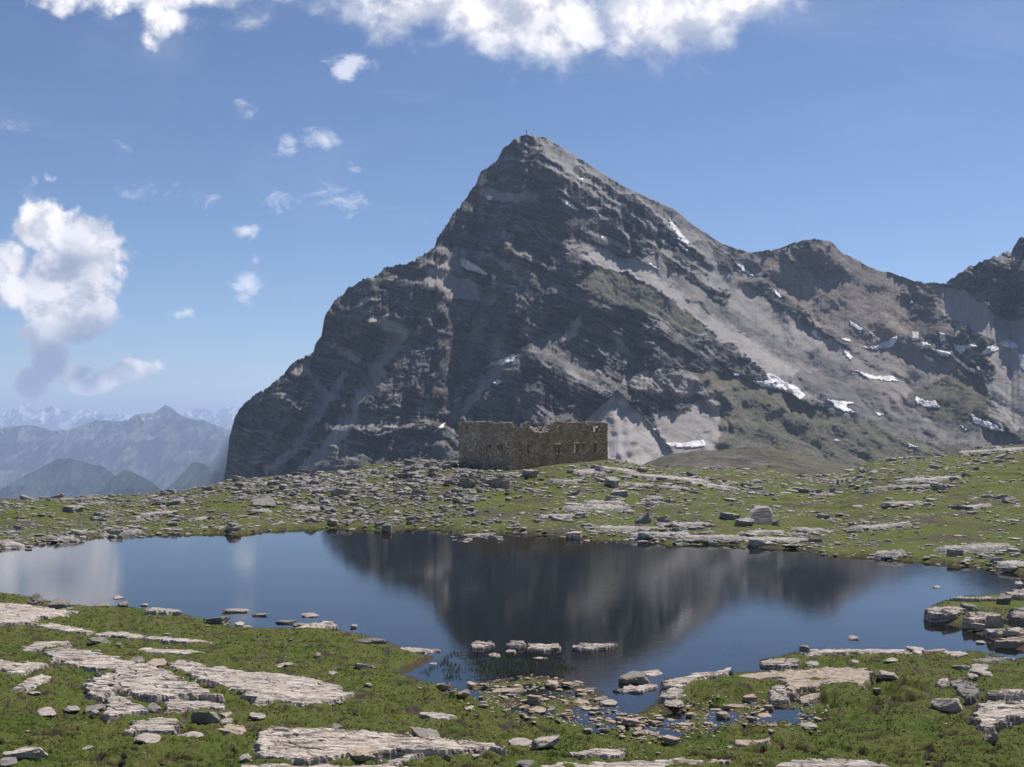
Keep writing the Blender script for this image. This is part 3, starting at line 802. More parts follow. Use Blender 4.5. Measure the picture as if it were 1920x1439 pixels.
# ------------------------------------------------------------------ generic rock shapes
def ico(sub):
    t = (1 + 5 ** .5) / 2
    v = [(-1,t,0),(1,t,0),(-1,-t,0),(1,-t,0),(0,-1,t),(0,1,t),(0,-1,-t),(0,1,-t),(t,0,-1),(t,0,1),(-t,0,-1),(-t,0,1)]
    f = [(0,11,5),(0,5,1),(0,1,7),(0,7,10),(0,10,11),(1,5,9),(5,11,4),(11,10,2),(10,7,6),(7,1,8),(3,9,4),(3,4,2),(3,2,6),(3,6,8),(3,8,9),(4,9,5),(2,4,11),(6,2,10),(8,6,7),(9,8,1)]
    v = [np.array(q, float) / np.linalg.norm(q) for q in v]
    for _ in range(sub):
        mid = {}; nf = []
        def m_(a, b):
            k = (min(a, b), max(a, b))
            if k not in mid:
                q = v[a] + v[b]; v.append(q / np.linalg.norm(q)); mid[k] = len(v) - 1
            return mid[k]
        for a, b, c in f:
            ab_, bc, ca_ = m_(a, b), m_(b, c), m_(c, a)
            nf += [(a, ab_, ca_), (b, bc, ab_), (c, ca_, bc), (ab_, bc, ca_)]
        f = nf
    return np.array(v), np.array(f, np.int32)
ICO = {k: ico(k) for k in (1, 2, 3, 4)}
def rock_shape(seed, sub=3, dims=(1, 1, 1), nplanes=9, rough=.03, layered=.5, flat_top=True, k_round=.012):
    """angular block: a ball cut by planes, then weathered; fits a box of dims, base at z = 0"""
    r = np.random.default_rng(seed)
    d, f = ICO[sub]
    N = r.normal(size=(nplanes, 3)); N[:, 2] *= .55
    N /= np.linalg.norm(N, axis=1)[:, None]
    H = r.uniform(.62, 1.0, nplanes)
    ex = [(0, 0, 1), (0, 0, -1)]
    tilt = r.normal(size=2) * .16
    N = np.vstack([N, [(tilt[0], tilt[1], 1), (0, 0, -1)]]); N /= np.linalg.norm(N, axis=1)[:, None]
    H = np.append(H, [r.uniform(.42, .6), .5])
    q = np.clip(d @ N.T, 1e-3, None)
    rr = H[None] / q
    rad = -k_round * 2 * np.log(np.sum(np.exp(-np.clip(rr, 0, 4) / (k_round * 2)), 1)) if False else rr.min(1)
    rad = np.minimum(rad, 1.25)
    v = d * rad[:, None]
    lo, hi = v.min(0), v.max(0)
    v = (v - (lo + hi) / 2) / (hi - lo)
    v[:, 2] += .5
    v = v * np.array(dims)
    s = max(dims)
    o = seed * 7.13
    n1 = fbm(v[:, 0] / s * 3.1 + o, v[:, 1] / s * 3.1 + v[:, 2] / s * 2.3, 4, seed % 97)
    ang = np.arctan2(v[:, 1], v[:, 0])
    lay = perlin(v[:, 2] / dims[2] * 4.5 + fbm(v[:, 0] / s * 2 + o, v[:, 1] / s * 2, 2, 5) * 1.2, ang * .5 + o, 6)
    off = n1 * rough * s * 1.6
    rn = np.hypot(v[:, 0], v[:, 1]) + 1e-6
    lat = layered * lay * .10 * min(dims[0], dims[1]) * np.clip(rn / (.35 * s), 0, 1)
    v[:, 0] += v[:, 0] / rn * (off + lat); v[:, 1] += v[:, 1] / rn * (off + lat)
    v[:, 2] += n1 * rough * dims[2] * 1.5
    return v, f

def pxrock_geom(x0, y0, x1, y1, dr=.7, sink=.12, hmin=.18, water=False):
    u = (x0 + x1) / 2
    if water: X, D = at_z(u, y1, 0.0); X = float(X); D = float(D); z = 0.0
    else: X, D, z = on_ground(u, y1)
    wm = (x1 - x0) / F * D
    hm = (y1 - y0) / F * D
    e = math.atan2(HC - z, D)
    dep = wm * dr
    H = (hm - dep * math.sin(e)) / math.cos(e)
    if H < hmin * wm:
        H = hmin * wm
        dep = max(.25 * wm, (hm - H * math.cos(e)) / max(math.sin(e), .02)); dep = min(dep, wm * 1.1)
    k = (D + dep / 2) / D
    yc = D + dep * .5; xc = X * k
    zc = z if water else float(min(gz(xc, yc)[0], z + .15))
    return xc, yc, zc, wm * 1.04, dep, H
_seed = [100]
def px_rock(x0, y0, x1, y1, label, mat=None, name='rock', cat='rock', dr=1.0, sub=4, rough=.055, layered=.9, hmin=.13, group=None, rot=0.0, tilt=0.0, water=False, nplanes=9, sink=.14):
    _seed[0] += 1
    xc, yc, zc, wm, dep, H = pxrock_geom(x0, y0, x1, y1, dr, sink, hmin, water)
    v, f = rock_shape(_seed[0], sub, (wm, dep, H * (1 + sink)), nplanes, rough, layered)
    if tilt:
        c, s = math.cos(tilt), math.sin(tilt)
        v = np.stack([v[:, 0] * c - v[:, 2] * s, v[:, 1], v[:, 0] * s + v[:, 2] * c], -1)
    if rot:
        c, s = math.cos(rot), math.sin(rot)
        v = np.stack([v[:, 0] * c - v[:, 1] * s, v[:, 0] * s + v[:, 1] * c, v[:, 2]], -1)
    o = mesh_obj(name, v, f, mat or M_STONE, smooth=False)
    o.location = (xc, yc, zc - H * sink)
    o.rotation_euler.x = R(8)
    tag(o, label, cat, group)
    return o

def slab(outline, T, label, mat=None, name='rock_slab', cat='rock slab', ztop=None, strike=.25, edge=.10, relief=1.0, group=None, step=None, crack=.5, world=False, zl=.5):
    """bed of schist: its own outline on the ground, stepped layers across its top, steep broken edges"""
    _seed[0] += 1; sd_ = _seed[0]
    mat = mat or M_SLAB
    if ztop is None: T = T * (.36 if world else .46)
    if world: W = np.array(outline, float)
    else:
        cu = np.mean([p[0] for p in outline]); cv = np.mean([p[1] for p in outline])
        if ztop is None:
            X, D, z = on_ground(cu, cv)
            zr_ = z + T * zl
        else: zr_ = ztop
        v0 = min(p[1] for p in outline); v1 = max(p[1] for p in outline)
        zt_ = zr_ if ztop is not None else z + T
        zb_ = 0.0 if ztop is not None else z
        W = np.array([at_z(u, v, zt_ + (zb_ - zt_) * (.95 * (v - v0) / (v1 - v0)) if zt_ > 0 else zt_) for u, v in outline])
    lo = W.min(0); hi = W.max(0)
    Dm = W[:, 1].mean()
    st = step or max(.035, Dm * .0009)
    st = max(st, ((hi[0] - lo[0]) * (hi[1] - lo[1]) / 32000) ** .5)
    gx = np.arange(lo[0] - 3 * st, hi[0] + 3 * st, st); gy = np.arange(lo[1] - 3 * st, hi[1] + 3 * st, st)
    GY, GX = np.meshgrid(gy, gx, indexing='ij')
    size = min(hi[0] - lo[0], hi[1] - lo[1])
    wob = min(.22, size * .07)
    bt = perlin((GX * math.cos(strike) - GY * math.sin(strike)) * 1.3, (GX * math.sin(strike) + GY * math.cos(strike)) * 2.6, sd_ + 20)
    s0 = poly_sd(GX, GY, W) + fbm(GX * 2.2, GY * 2.2, 4, sd_) * wob + np.round(bt * 3) / 3 * wob * 1.5
    c, s_ = math.cos(strike), math.sin(strike)
    A = GX * c - GY * s_; B = GX * s_ + GY * c      # A along the beds, B across
    if ztop is None:
        g = gz(GX.ravel(), GY.ravel()).reshape(GX.shape)
        ins = s0 > 0
        if ins.sum() < 4: ins = np.ones_like(s0, bool)
        M_ = np.stack([GX[ins], GY[ins], np.ones(ins.sum())], -1)
        cf = np.linalg.lstsq(M_, g[ins], rcond=None)[0]
        cf[:2] = np.clip(cf[:2], -.12, .12)
        cf[2] = (g[ins] - GX[ins] * cf[0] - GY[ins] * cf[1]).mean() + g[ins].std() * .4
        top = GX * cf[0] + GY * cf[1] + cf[2] + T
    else:
        g = np.full(GX.shape, ztop - T - .25)
        top = np.full(GX.shape, ztop)
    # stepped layers
    q = B * .9 / max(.35, size * .22) + fbm(A * .35, B * .9, 3, sd_ + 1) * 1.5
    stair = np.floor(q) + sstep(q - np.floor(q), .0, .22)
    stair = (stair - q)                                # saw-tooth relief
    rel = stair * .09 * min(1.0, T * 3 + .2) + fbm(A * .8, B * 3.5, 5, sd_ + 2, .62) * .07 + ridged(A * 1.6, B * 7, 3, sd_ + 3) * .014
    top = top + rel * relief
    ck = np.abs(fbm(A * .45 + 3, B * .8, 3, sd_ + 4)); top = top - crack * .26 * sstep(.035 - ck, 0, .03) * min(1, T * 6)
    blk = perlin(np.floor(A * 1.2 + fbm(A, B, 2, 9)) * 3.3, np.floor(B * 2.0) * 2.7, sd_ + 5)
    e = edge * (1 + .8 * fbm(GX * 1.5, GY * 1.5, 2, sd_ + 6))
    lev = sstep(s0, 0.0, e)
    # edges break down in two or three beds
    lev = np.where(s0 > 0, .45 * sstep(s0, 0, e * .5) + .55 * sstep(s0 + fbm(A * 2, B * 2, 3, sd_ + 7) * e * 1.2, e * .5, e * 1.5), 0)
    bot = np.minimum(g - .12, top - T - .1)
    z = bot + (top - bot) * lev
    keep = (s0 > -2.5 * st)
    fc = grid_faces(*GX.shape)
    kf = keep.ravel()[fc].any(1)
    fc = fc[kf]
    used = np.unique(fc); remap = np.zeros(GX.size, np.int64); remap[used] = np.arange(len(used))
    V = np.stack([GX, GY, z], -1).reshape(-1, 3)[used]
    cen = np.array([W[:, 0].mean(), W[:, 1].mean(), V[:, 2].min()])
    o = mesh_obj(name, V - cen, remap[fc], mat, smooth=bool(world))
    o.location = cen
    tag(o, label, cat, group, 'thing')
    return o

# ------------------------------------------------------------------ the ruined barracks
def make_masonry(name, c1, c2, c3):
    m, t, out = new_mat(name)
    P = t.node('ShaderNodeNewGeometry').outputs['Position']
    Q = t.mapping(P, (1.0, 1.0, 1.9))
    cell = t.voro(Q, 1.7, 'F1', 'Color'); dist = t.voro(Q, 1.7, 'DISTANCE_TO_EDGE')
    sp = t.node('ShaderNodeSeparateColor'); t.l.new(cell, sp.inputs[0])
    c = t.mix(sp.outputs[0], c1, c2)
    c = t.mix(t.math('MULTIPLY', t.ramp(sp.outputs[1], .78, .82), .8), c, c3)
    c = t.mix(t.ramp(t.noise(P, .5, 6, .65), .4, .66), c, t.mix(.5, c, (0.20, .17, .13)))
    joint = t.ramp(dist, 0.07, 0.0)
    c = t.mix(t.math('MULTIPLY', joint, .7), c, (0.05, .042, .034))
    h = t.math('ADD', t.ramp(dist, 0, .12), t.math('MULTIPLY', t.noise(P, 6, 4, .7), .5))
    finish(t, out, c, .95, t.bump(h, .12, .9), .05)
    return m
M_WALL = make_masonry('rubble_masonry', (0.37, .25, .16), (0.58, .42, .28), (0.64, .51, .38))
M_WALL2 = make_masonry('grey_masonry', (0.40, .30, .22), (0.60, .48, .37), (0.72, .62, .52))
M_CAP = rock_mat('coping_schist', (0.30, .26, .215), (0.48, .43, .38), 1.5, (1, 1, 3), .3, .03, .4, coord='World')
M_WOOD, _t, _o = new_mat('old_timber')
finish(_t, _o, _t.mix(_t.noise(_t.node('ShaderNodeTexCoord').outputs['Object'], 5, 4), (0.10, .06, .035), (0.18, .12, .08)), .9)

CX, CY = float(ab(957, 800)[0]) * 192, 192.0
LX_, LY_ = float(ab(860, 800)[0]) * 203, 203.0
RX_, RY_ = float(ab(1139.5, 800)[0]) * 209, 209.0
BX_, BY_ = LX_ + RX_ - CX, LY_ + RY_ - CY
ZB = 3.2
ruin = bpy.data.objects.new('ruined_barracks', None)
ruin.location = (CX, CY, ZB)
col.objects.link(ruin)
tag(ruin, 'roofless brown stone barracks with ragged wall tops and slit windows on the far bank', 'ruin')
def on_wall(p0, p1, u, v):
    """distance along the wall and height where a sight line meets it"""
    a, b = ab(u, v); a = float(a); b = float(b)
    dx, dy = p1[0] - p0[0], p1[1] - p0[1]; L = math.hypot(dx, dy)
    s = (a * p0[1] - p0[0]) / (dx - a * dy)
    D = p0[1] + s * dy
    return s * L, HC + b * D
def build_wall(p0, p1, z0, topf, holes, thick=.8, cell=.17, seed=1, name='wall', flip=1, mat=None):
    r = np.random.default_rng(seed)
    dx, dy = p1[0] - p0[0], p1[1] - p0[1]; L = math.hypot(dx, dy)
    ex, ey = dx / L, dy / L; nx, ny = -ey * flip, ex * flip           # inward
    ns = int(round(L / cell)); zmax = 13.2; nz = int((zmax - z0) / cell)
    sc_ = (np.arange(ns) + .5) * L / ns; zc_ = z0 + (np.arange(nz) + .5) * cell
    S, Z = np.meshgrid(sc_, zc_, indexing='ij')
    occ = Z < topf(S)
    for (s0, s1, a0, a1) in holes: occ &= ~((S > s0) & (S < s1) & (Z > a0) & (Z < a1))
    vs = np.zeros((ns + 1, nz + 1, 2, 3))
    SS, ZZ_ = np.meshgrid(np.arange(ns + 1) * L / ns, z0 + np.arange(nz + 1) * cell, indexing='ij')
    for k in (0, 1):
        js = r.normal(size=SS.shape) * .028; js[0] = js[-1] = 0; jz = r.normal(size=SS.shape) * .03; jn = r.normal(size=SS.shape) * .03
        s_ = SS + js; n_ = k * thick + jn
        vs[:, :, k, 0] = p0[0] + ex * s_ + nx * n_ - CX
        vs[:, :, k, 1] = p0[1] + ey * s_ + ny * n_ - CY
        vs[:, :, k, 2] = ZZ_ + jz - ZB
    idx = np.arange((ns + 1) * (nz + 1) * 2).reshape(ns + 1, nz + 1, 2)
    F_ = []
    i, j = np.nonzero(occ)
    F_.append(np.stack([idx[i, j, 0], idx[i + 1, j, 0], idx[i + 1, j + 1, 0], idx[i, j + 1, 0]], -1))
    F_.append(np.stack([idx[i, j, 1], idx[i, j + 1, 1], idx[i + 1, j + 1, 1], idx[i + 1, j, 1]], -1))
    pad_ = np.zeros((ns + 2, nz + 2), bool); pad_[1:-1, 1:-1] = occ
    for di, dj in ((-1, 0), (1, 0), (0, -1), (0, 1)):
        nb = pad_[i + 1 + di, j + 1 + dj]
        a, b = i[~nb], j[~nb]
        if di == -1: q = (a, b, a, b + 1)
        elif di == 1: q = (a + 1, b, a + 1, b + 1)
        elif dj == -1: q = (a, b, a + 1, b)
        else: q = (a, b + 1, a + 1, b + 1)
        F_.append(np.stack([idx[q[0], q[1], 0], idx[q[2], q[3], 0], idx[q[2], q[3], 1], idx[q[0], q[1], 1]], -1))
    fc = np.concatenate(F_)
    used = np.unique(fc); rm = np.zeros(idx.size, np.int64); rm[used] = np.arange(len(used))
    return mesh_obj(name, vs.reshape(-1, 3)[used], rm[fc], mat or M_WALL, parent=ruin, smooth=False)
pC, pL, pR, pB = (CX, CY), (LX_, LY_), (RX_, RY_), (BX_, BY_)
def prof(p0, p1, pts, seed, amp=.22):
    q = [on_wall(p0, p1, u, v) for u, v in pts]; q.sort()
    xs = np.array([k[0] for k in q]); ys = np.array([k[1] for k in q])
    return lambda s: np.interp(s, xs, ys) + perlin(np.asarray(s) * 2.2, np.asarray(s) * 0 + seed, seed) * amp
topL = prof(pC, pL, [(860,795),(864,793),(870,792),(890,793),(905,791),(918,792),(925,795),(940,793),(957,794)], 3)
topR = prof(pC, pR, [(957,794),(962,797),(966,805),(972,812),(977,810),(979,803),(981,797),(986,794),(993,792),(994,801),(997,806),(1003,810),(1010,813),(1024,811),(1031,807),(1033,799),(1036,795),(1042,791),(1060,792),
                    (1075,793),(1095,793),(1111,792),(1122,794),(1128,792),(1140,795)], 4)
HL = [(911.5,914.6,836,850),(917.2,921.2,835,851),(933,936,836,850),(938.5,941.8,835,851)]
HR = [(988,991.8,835,851),(1041,1043.6,835,848),(1046,1049.6,834,851),(1076,1084,833,850),(1091,1094.4,833,842),(1113.5,1118.6,832,847)]
HTOP = [(1112,1121,796,810)]
def holes(p1, lst):
    out = []
    for (u0, u1, v0, v1) in lst:
        s0, za = on_wall(pC, p1, u0, v1); s1, zb = on_wall(pC, p1, u1, v0)
        out.append((min(s0, s1), max(s0, s1), za, zb))
    return out
hL, hR = holes(pL, HL), holes(pR, HR)
hT = holes(pR, HTOP)
tp = hT[0]
brk = [(tp[0], tp[1], tp[2], tp[3]), (tp[0] + .1, tp[1] + .7, tp[2] + .7, tp[3] - .1), (tp[0] - .2, tp[1], tp[2] + .9, tp[3] + .05)]
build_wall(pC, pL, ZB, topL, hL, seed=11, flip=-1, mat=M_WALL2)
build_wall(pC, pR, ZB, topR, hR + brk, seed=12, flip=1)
# wall ends share the corners with the facades: start them inside their thickness
def inset(p, q, d):
    L = math.hypot(q[0] - p[0], q[1] - p[1]); return (p[0] + (q[0] - p[0]) * d / L, p[1] + (q[1] - p[1]) * d / L)
rag = lambda base, amp, sd: (lambda s: base + perlin(np.asarray(s) * .35, np.asarray(s) * 0 + sd, sd) * amp + perlin(np.asarray(s) * 2, np.asarray(s) * 0, sd) * .25)
build_wall(inset(pR, pB, .82), pB, ZB, lambda s: np.clip(11.9 - s * .9, 5.0, 12) + perlin(np.asarray(s) * 2, np.asarray(s) * 0, 8) * .3, [], seed=13, flip=1)
build_wall(inset(pL, pB, .82), inset(pB, pL, .82), ZB, rag(5.2, .5, 21), [], seed=14, flip=-1)
i0, i1 = inset(pC, pR, 8.0), inset(pL, pB, 8.0)
build_wall(inset(i0, i1, .85), inset(i1, i0, .85), ZB, rag(9.4, 1.6, 22), [], thick=.6, seed=15, flip=1, name='partition_wall')
i0, i1 = inset(pC, pR, 14.8), inset(pL, pB, 14.8)
build_wall(inset(i0, i1, .85), inset(i1, i0, .85), ZB, rag(9.0, 1.8, 24), [], thick=.6, seed=16, flip=1, name='partition_wall')
# stone lintels over the openings
def lintel(p0, p1, h):
    dx, dy = p1[0] - p0[0], p1[1] - p0[1]; L = math.hypot(dx, dy); ex, ey = dx / L, dy / L
    s = (h[0] + h[1]) / 2
    v, f = rock_shape(int(s * 50) + 3, 2, (h[1] - h[0] + .7, .34, .3), 6, .02, 0)
    o = mesh_obj('lintel', v, f, M_CAP, parent=ruin, smooth=False)
    o.rotation_euler.z = math.atan2(ey, ex)
    o.location = (p0[0] + ex * s - CX, p0[1] + ey * s - CY, h[3] - ZB + .02)
for h in hL: lintel(pC, pL, h)
for h in hR: lintel(pC, pR, h)
# loose stones along the broken wall heads, and the pale spill in the breach
def stones_mesh(items, mat, name, parent=None, sub=1, rough=.03, link=True):
    """items: x, y, z, w, d, h, rot, seed  -> one mesh of many stones"""
    protos = [rock_shape(900 + k, sub, (1, 1, 1), 8, rough, .4) for k in range(16)]
    V = []; Fs = []; off = 0
    for (x, y, z, w_, d_, h_, ro, sd) in items:
        v, f = protos[sd % 16]
        c, s = math.cos(ro), math.sin(ro)
        q = v * (w_, d_, h_)
        V.append(np.stack([q[:, 0] * c - q[:, 1] * s + x, q[:, 0] * s + q[:, 1] * c + y, q[:, 2] + z], -1)); Fs.append(f + off); off += len(v)
    return mesh_obj(name, np.concatenate(V), np.concatenate(Fs), mat, parent=parent, smooth=False, link=link)
def coping(p0, p1, topf, n, flip, seed, name='coping'):
    r = np.random.default_rng(seed)
    dx, dy = p1[0] - p0[0], p1[1] - p0[1]; L = math.hypot(dx, dy); ex, ey = dx / L, dy / L; nx, ny = -ey * flip, ex * flip
    it = []
    for k in range(n):
        s = r.uniform(0, L); z = float(topf(s)); o_ = r.uniform(.0, .75); w_ = r.uniform(.22, .6)
        it.append((p0[0] + ex * s + nx * o_ - CX, p0[1] + ey * s + ny * o_ - CY, z - ZB - .12 + r.uniform(0, .08), w_, w_ * r.uniform(.5, .9), w_ * r.uniform(.3, .6), r.uniform(0, 6.3), int(r.integers(99))))
    stones_mesh(it, M_CAP, name, ruin)['kind'] = 'stuff'
coping(pC, pL, topL, 150, -1, 5)
coping(pC, pR, topR, 230, 1, 6)
r_ = np.random.default_rng(8)
it = []
s0 = on_wall(pC, pR, 995, 810)[0]; s1 = on_wall(pC, pR, 1033, 810)[0]
ex, ey = (RX_ - CX) / math.hypot(RX_ - CX, RY_ - CY), (RY_ - CY) / math.hypot(RX_ - CX, RY_ - CY)
for k in range(170):
    s = r_.uniform(s0, s1); o_ = r_.uniform(-.1, 1.8)
    base = float(topR(s)) + min(.9, o_ * .75)
    w_ = r_.uniform(.3, .7)
    it.append((pC[0] + ex * s - ey * o_ - CX, pC[1] + ey * s + ex * o_ - CY, base - ZB - .25 + r_.uniform(0, .1), w_, w_ * .7, w_ * r_.uniform(.4, .6), r_.uniform(0, 6), k))
stones_mesh(it, M_CAP, 'rubble', ruin)['kind'] = 'stuff'
for (u0, u1, v0, v1, n) in [(1075,1084,797,810,26), (1098,1112,797,803,18), (1040,1049,798,803,12), (965,978,800,812,24)]:
    it = []
    for k in range(n):
        sa, za = on_wall(pC, pR, r_.uniform(u0, u1), r_.uniform(v0, v1))
        w_ = r_.uniform(.22, .5)
        it.append((pC[0] + ex * sa - ey * .02 - CX, pC[1] + ey * sa + ex * .02 - CY, za - ZB, w_, w_ * .7, w_ * .5, r_.uniform(0, 6), k))
    stones_mesh(it, M_CAP, 'rubble', ruin)['kind'] = 'stuff'
sA, zA = on_wall(pC, pR, 1017, 812)
v, f = rock_shape(77, 2, (.28, .28, 2.2), 6, .02, 0)
bm_ = mesh_obj('beam', v, f, M_WOOD, parent=ruin, smooth=False)
bm_.location = (pC[0] + ex * sA - ey * 1.0 - CX, pC[1] + ey * sA + ex * 1.0 - CY, zA - ZB - .4); bm_.rotation_euler = (0, R(24), 0)

# ------------------------------------------------------------------ summit cross
cu_, cv_ = 987.0, 253.5
cd = float(mtn_depth(cu_, 256)); ca_, cb_ = ab(cu_, cv_)
crs = bpy.data.objects.new('summit_cross', None); crs.location = (float(ca_) * cd, cd, HC + float(cb_) * cd - 2.0); col.objects.link(crs)
tag(crs, 'small dark cross standing on the very top of the big rocky peak', 'cross')
M_IRON, _t, _o = new_mat('dark_iron'); finish(_t, _o, _t.mix(_t.noise(None, 3), (0.05, .045, .045), (0.09, .08, .08)), .6)
def tapered_bar(name, L, w0, w1, parent, axis='z'):
    n = 12; V = []
    for k in range(n + 1):
        q = k / n; w_ = w0 + (w1 - w0) * q
        if axis == 'x': w_ = w0 * (1 + .5 * abs(2 * q - 1) ** 4)
        for sx, sy in ((-1, -1), (1, -1), (1, 1), (-1, 1)):
            V.append((sx * w_ / 2, sy * w_ / 2, q * L) if axis == 'z' else (q * L - L / 2, sx * w_ / 2, sy * w_ / 2))
    Fc = [(4 * k + i, 4 * k + (i + 1) % 4, 4 * k + 4 + (i + 1) % 4, 4 * k + 4 + i) for k in range(n) for i in range(4)]
    Fc += [(3, 2, 1, 0), (4 * n, 4 * n + 1, 4 * n + 2, 4 * n + 3)]
    return mesh_obj(name, V, np.array(Fc), M_IRON, parent=parent, smooth=False)
tapered_bar('upright', 13.5, 1.5, .9, crs)
cb = tapered_bar('crossbar', 6.0, .8, .8, crs, 'x'); cb.location.z = 10.0

# ------------------------------------------------------------------ snow patches
M_SNOW, _t, _o = new_mat('old_snow')
_P = _t.node('ShaderNodeNewGeometry').outputs['Position']
finish(_t, _o, _t.mix(_t.ramp(_t.noise(_P, .05, 7, .65), .42, .68), (0.70, .70, .72), (0.46, .43, .41)), .7, _t.bump(_t.noise(_P, .12, 4), 2.0, .5), .2)
MDs = box_v(box_u(MD, 2), 2)
def z3(l): return [(1120 + x / 2.399, 350 + y / 2.399) for x, y in l]
def z2(l): return [(400 + x / 2.399, 200 + y / 2.399) for x, y in l]
def snow(poly, label, off=5.0):
    P_ = np.array(poly, float)
    if np.ptp(P_[:, 0]) < 12: P_ = P_.mean(0) + (P_ - P_.mean(0)) * 1.15
    lo = P_.min(0) - 3; hi = P_.max(0) + 3
    gu = np.arange(lo[0], hi[0], 1.0); gv = np.arange(lo[1], hi[1], .8)
    GV, GU = np.meshgrid(gv, gu, indexing='ij')
    s = poly_sd(GU, GV, P_) + fbm(GU * .22, GV * .30, 4, int(abs(lo[0])), .6) * 4.0
    dd = mtn_depth(GU, GV)
    dd = dd - off * sstep(s, -.6, 1.2) + 6 * sstep(-s, 0, 1.0)
    a, b = ab(GU, GV)
    V = np.stack([a * dd, dd, HC + b * dd], -1)
    fc = grid_faces(*GU.shape)[:, ::-1]
    fc = fc[(s > -1.0).ravel()[fc].any(1)]
    if not len(fc): return
    used = np.unique(fc); rm = np.zeros(GU.size, np.int64); rm[used] = np.arange(len(used))
    V = V.reshape(-1, 3)[used]; cen = V.mean(0)
    o = mesh_obj('snow_patch', V - cen, rm[fc], M_SNOW); o.location = cen
    tag(o, label, 'snow patch', 'snow patches left on the mountain')
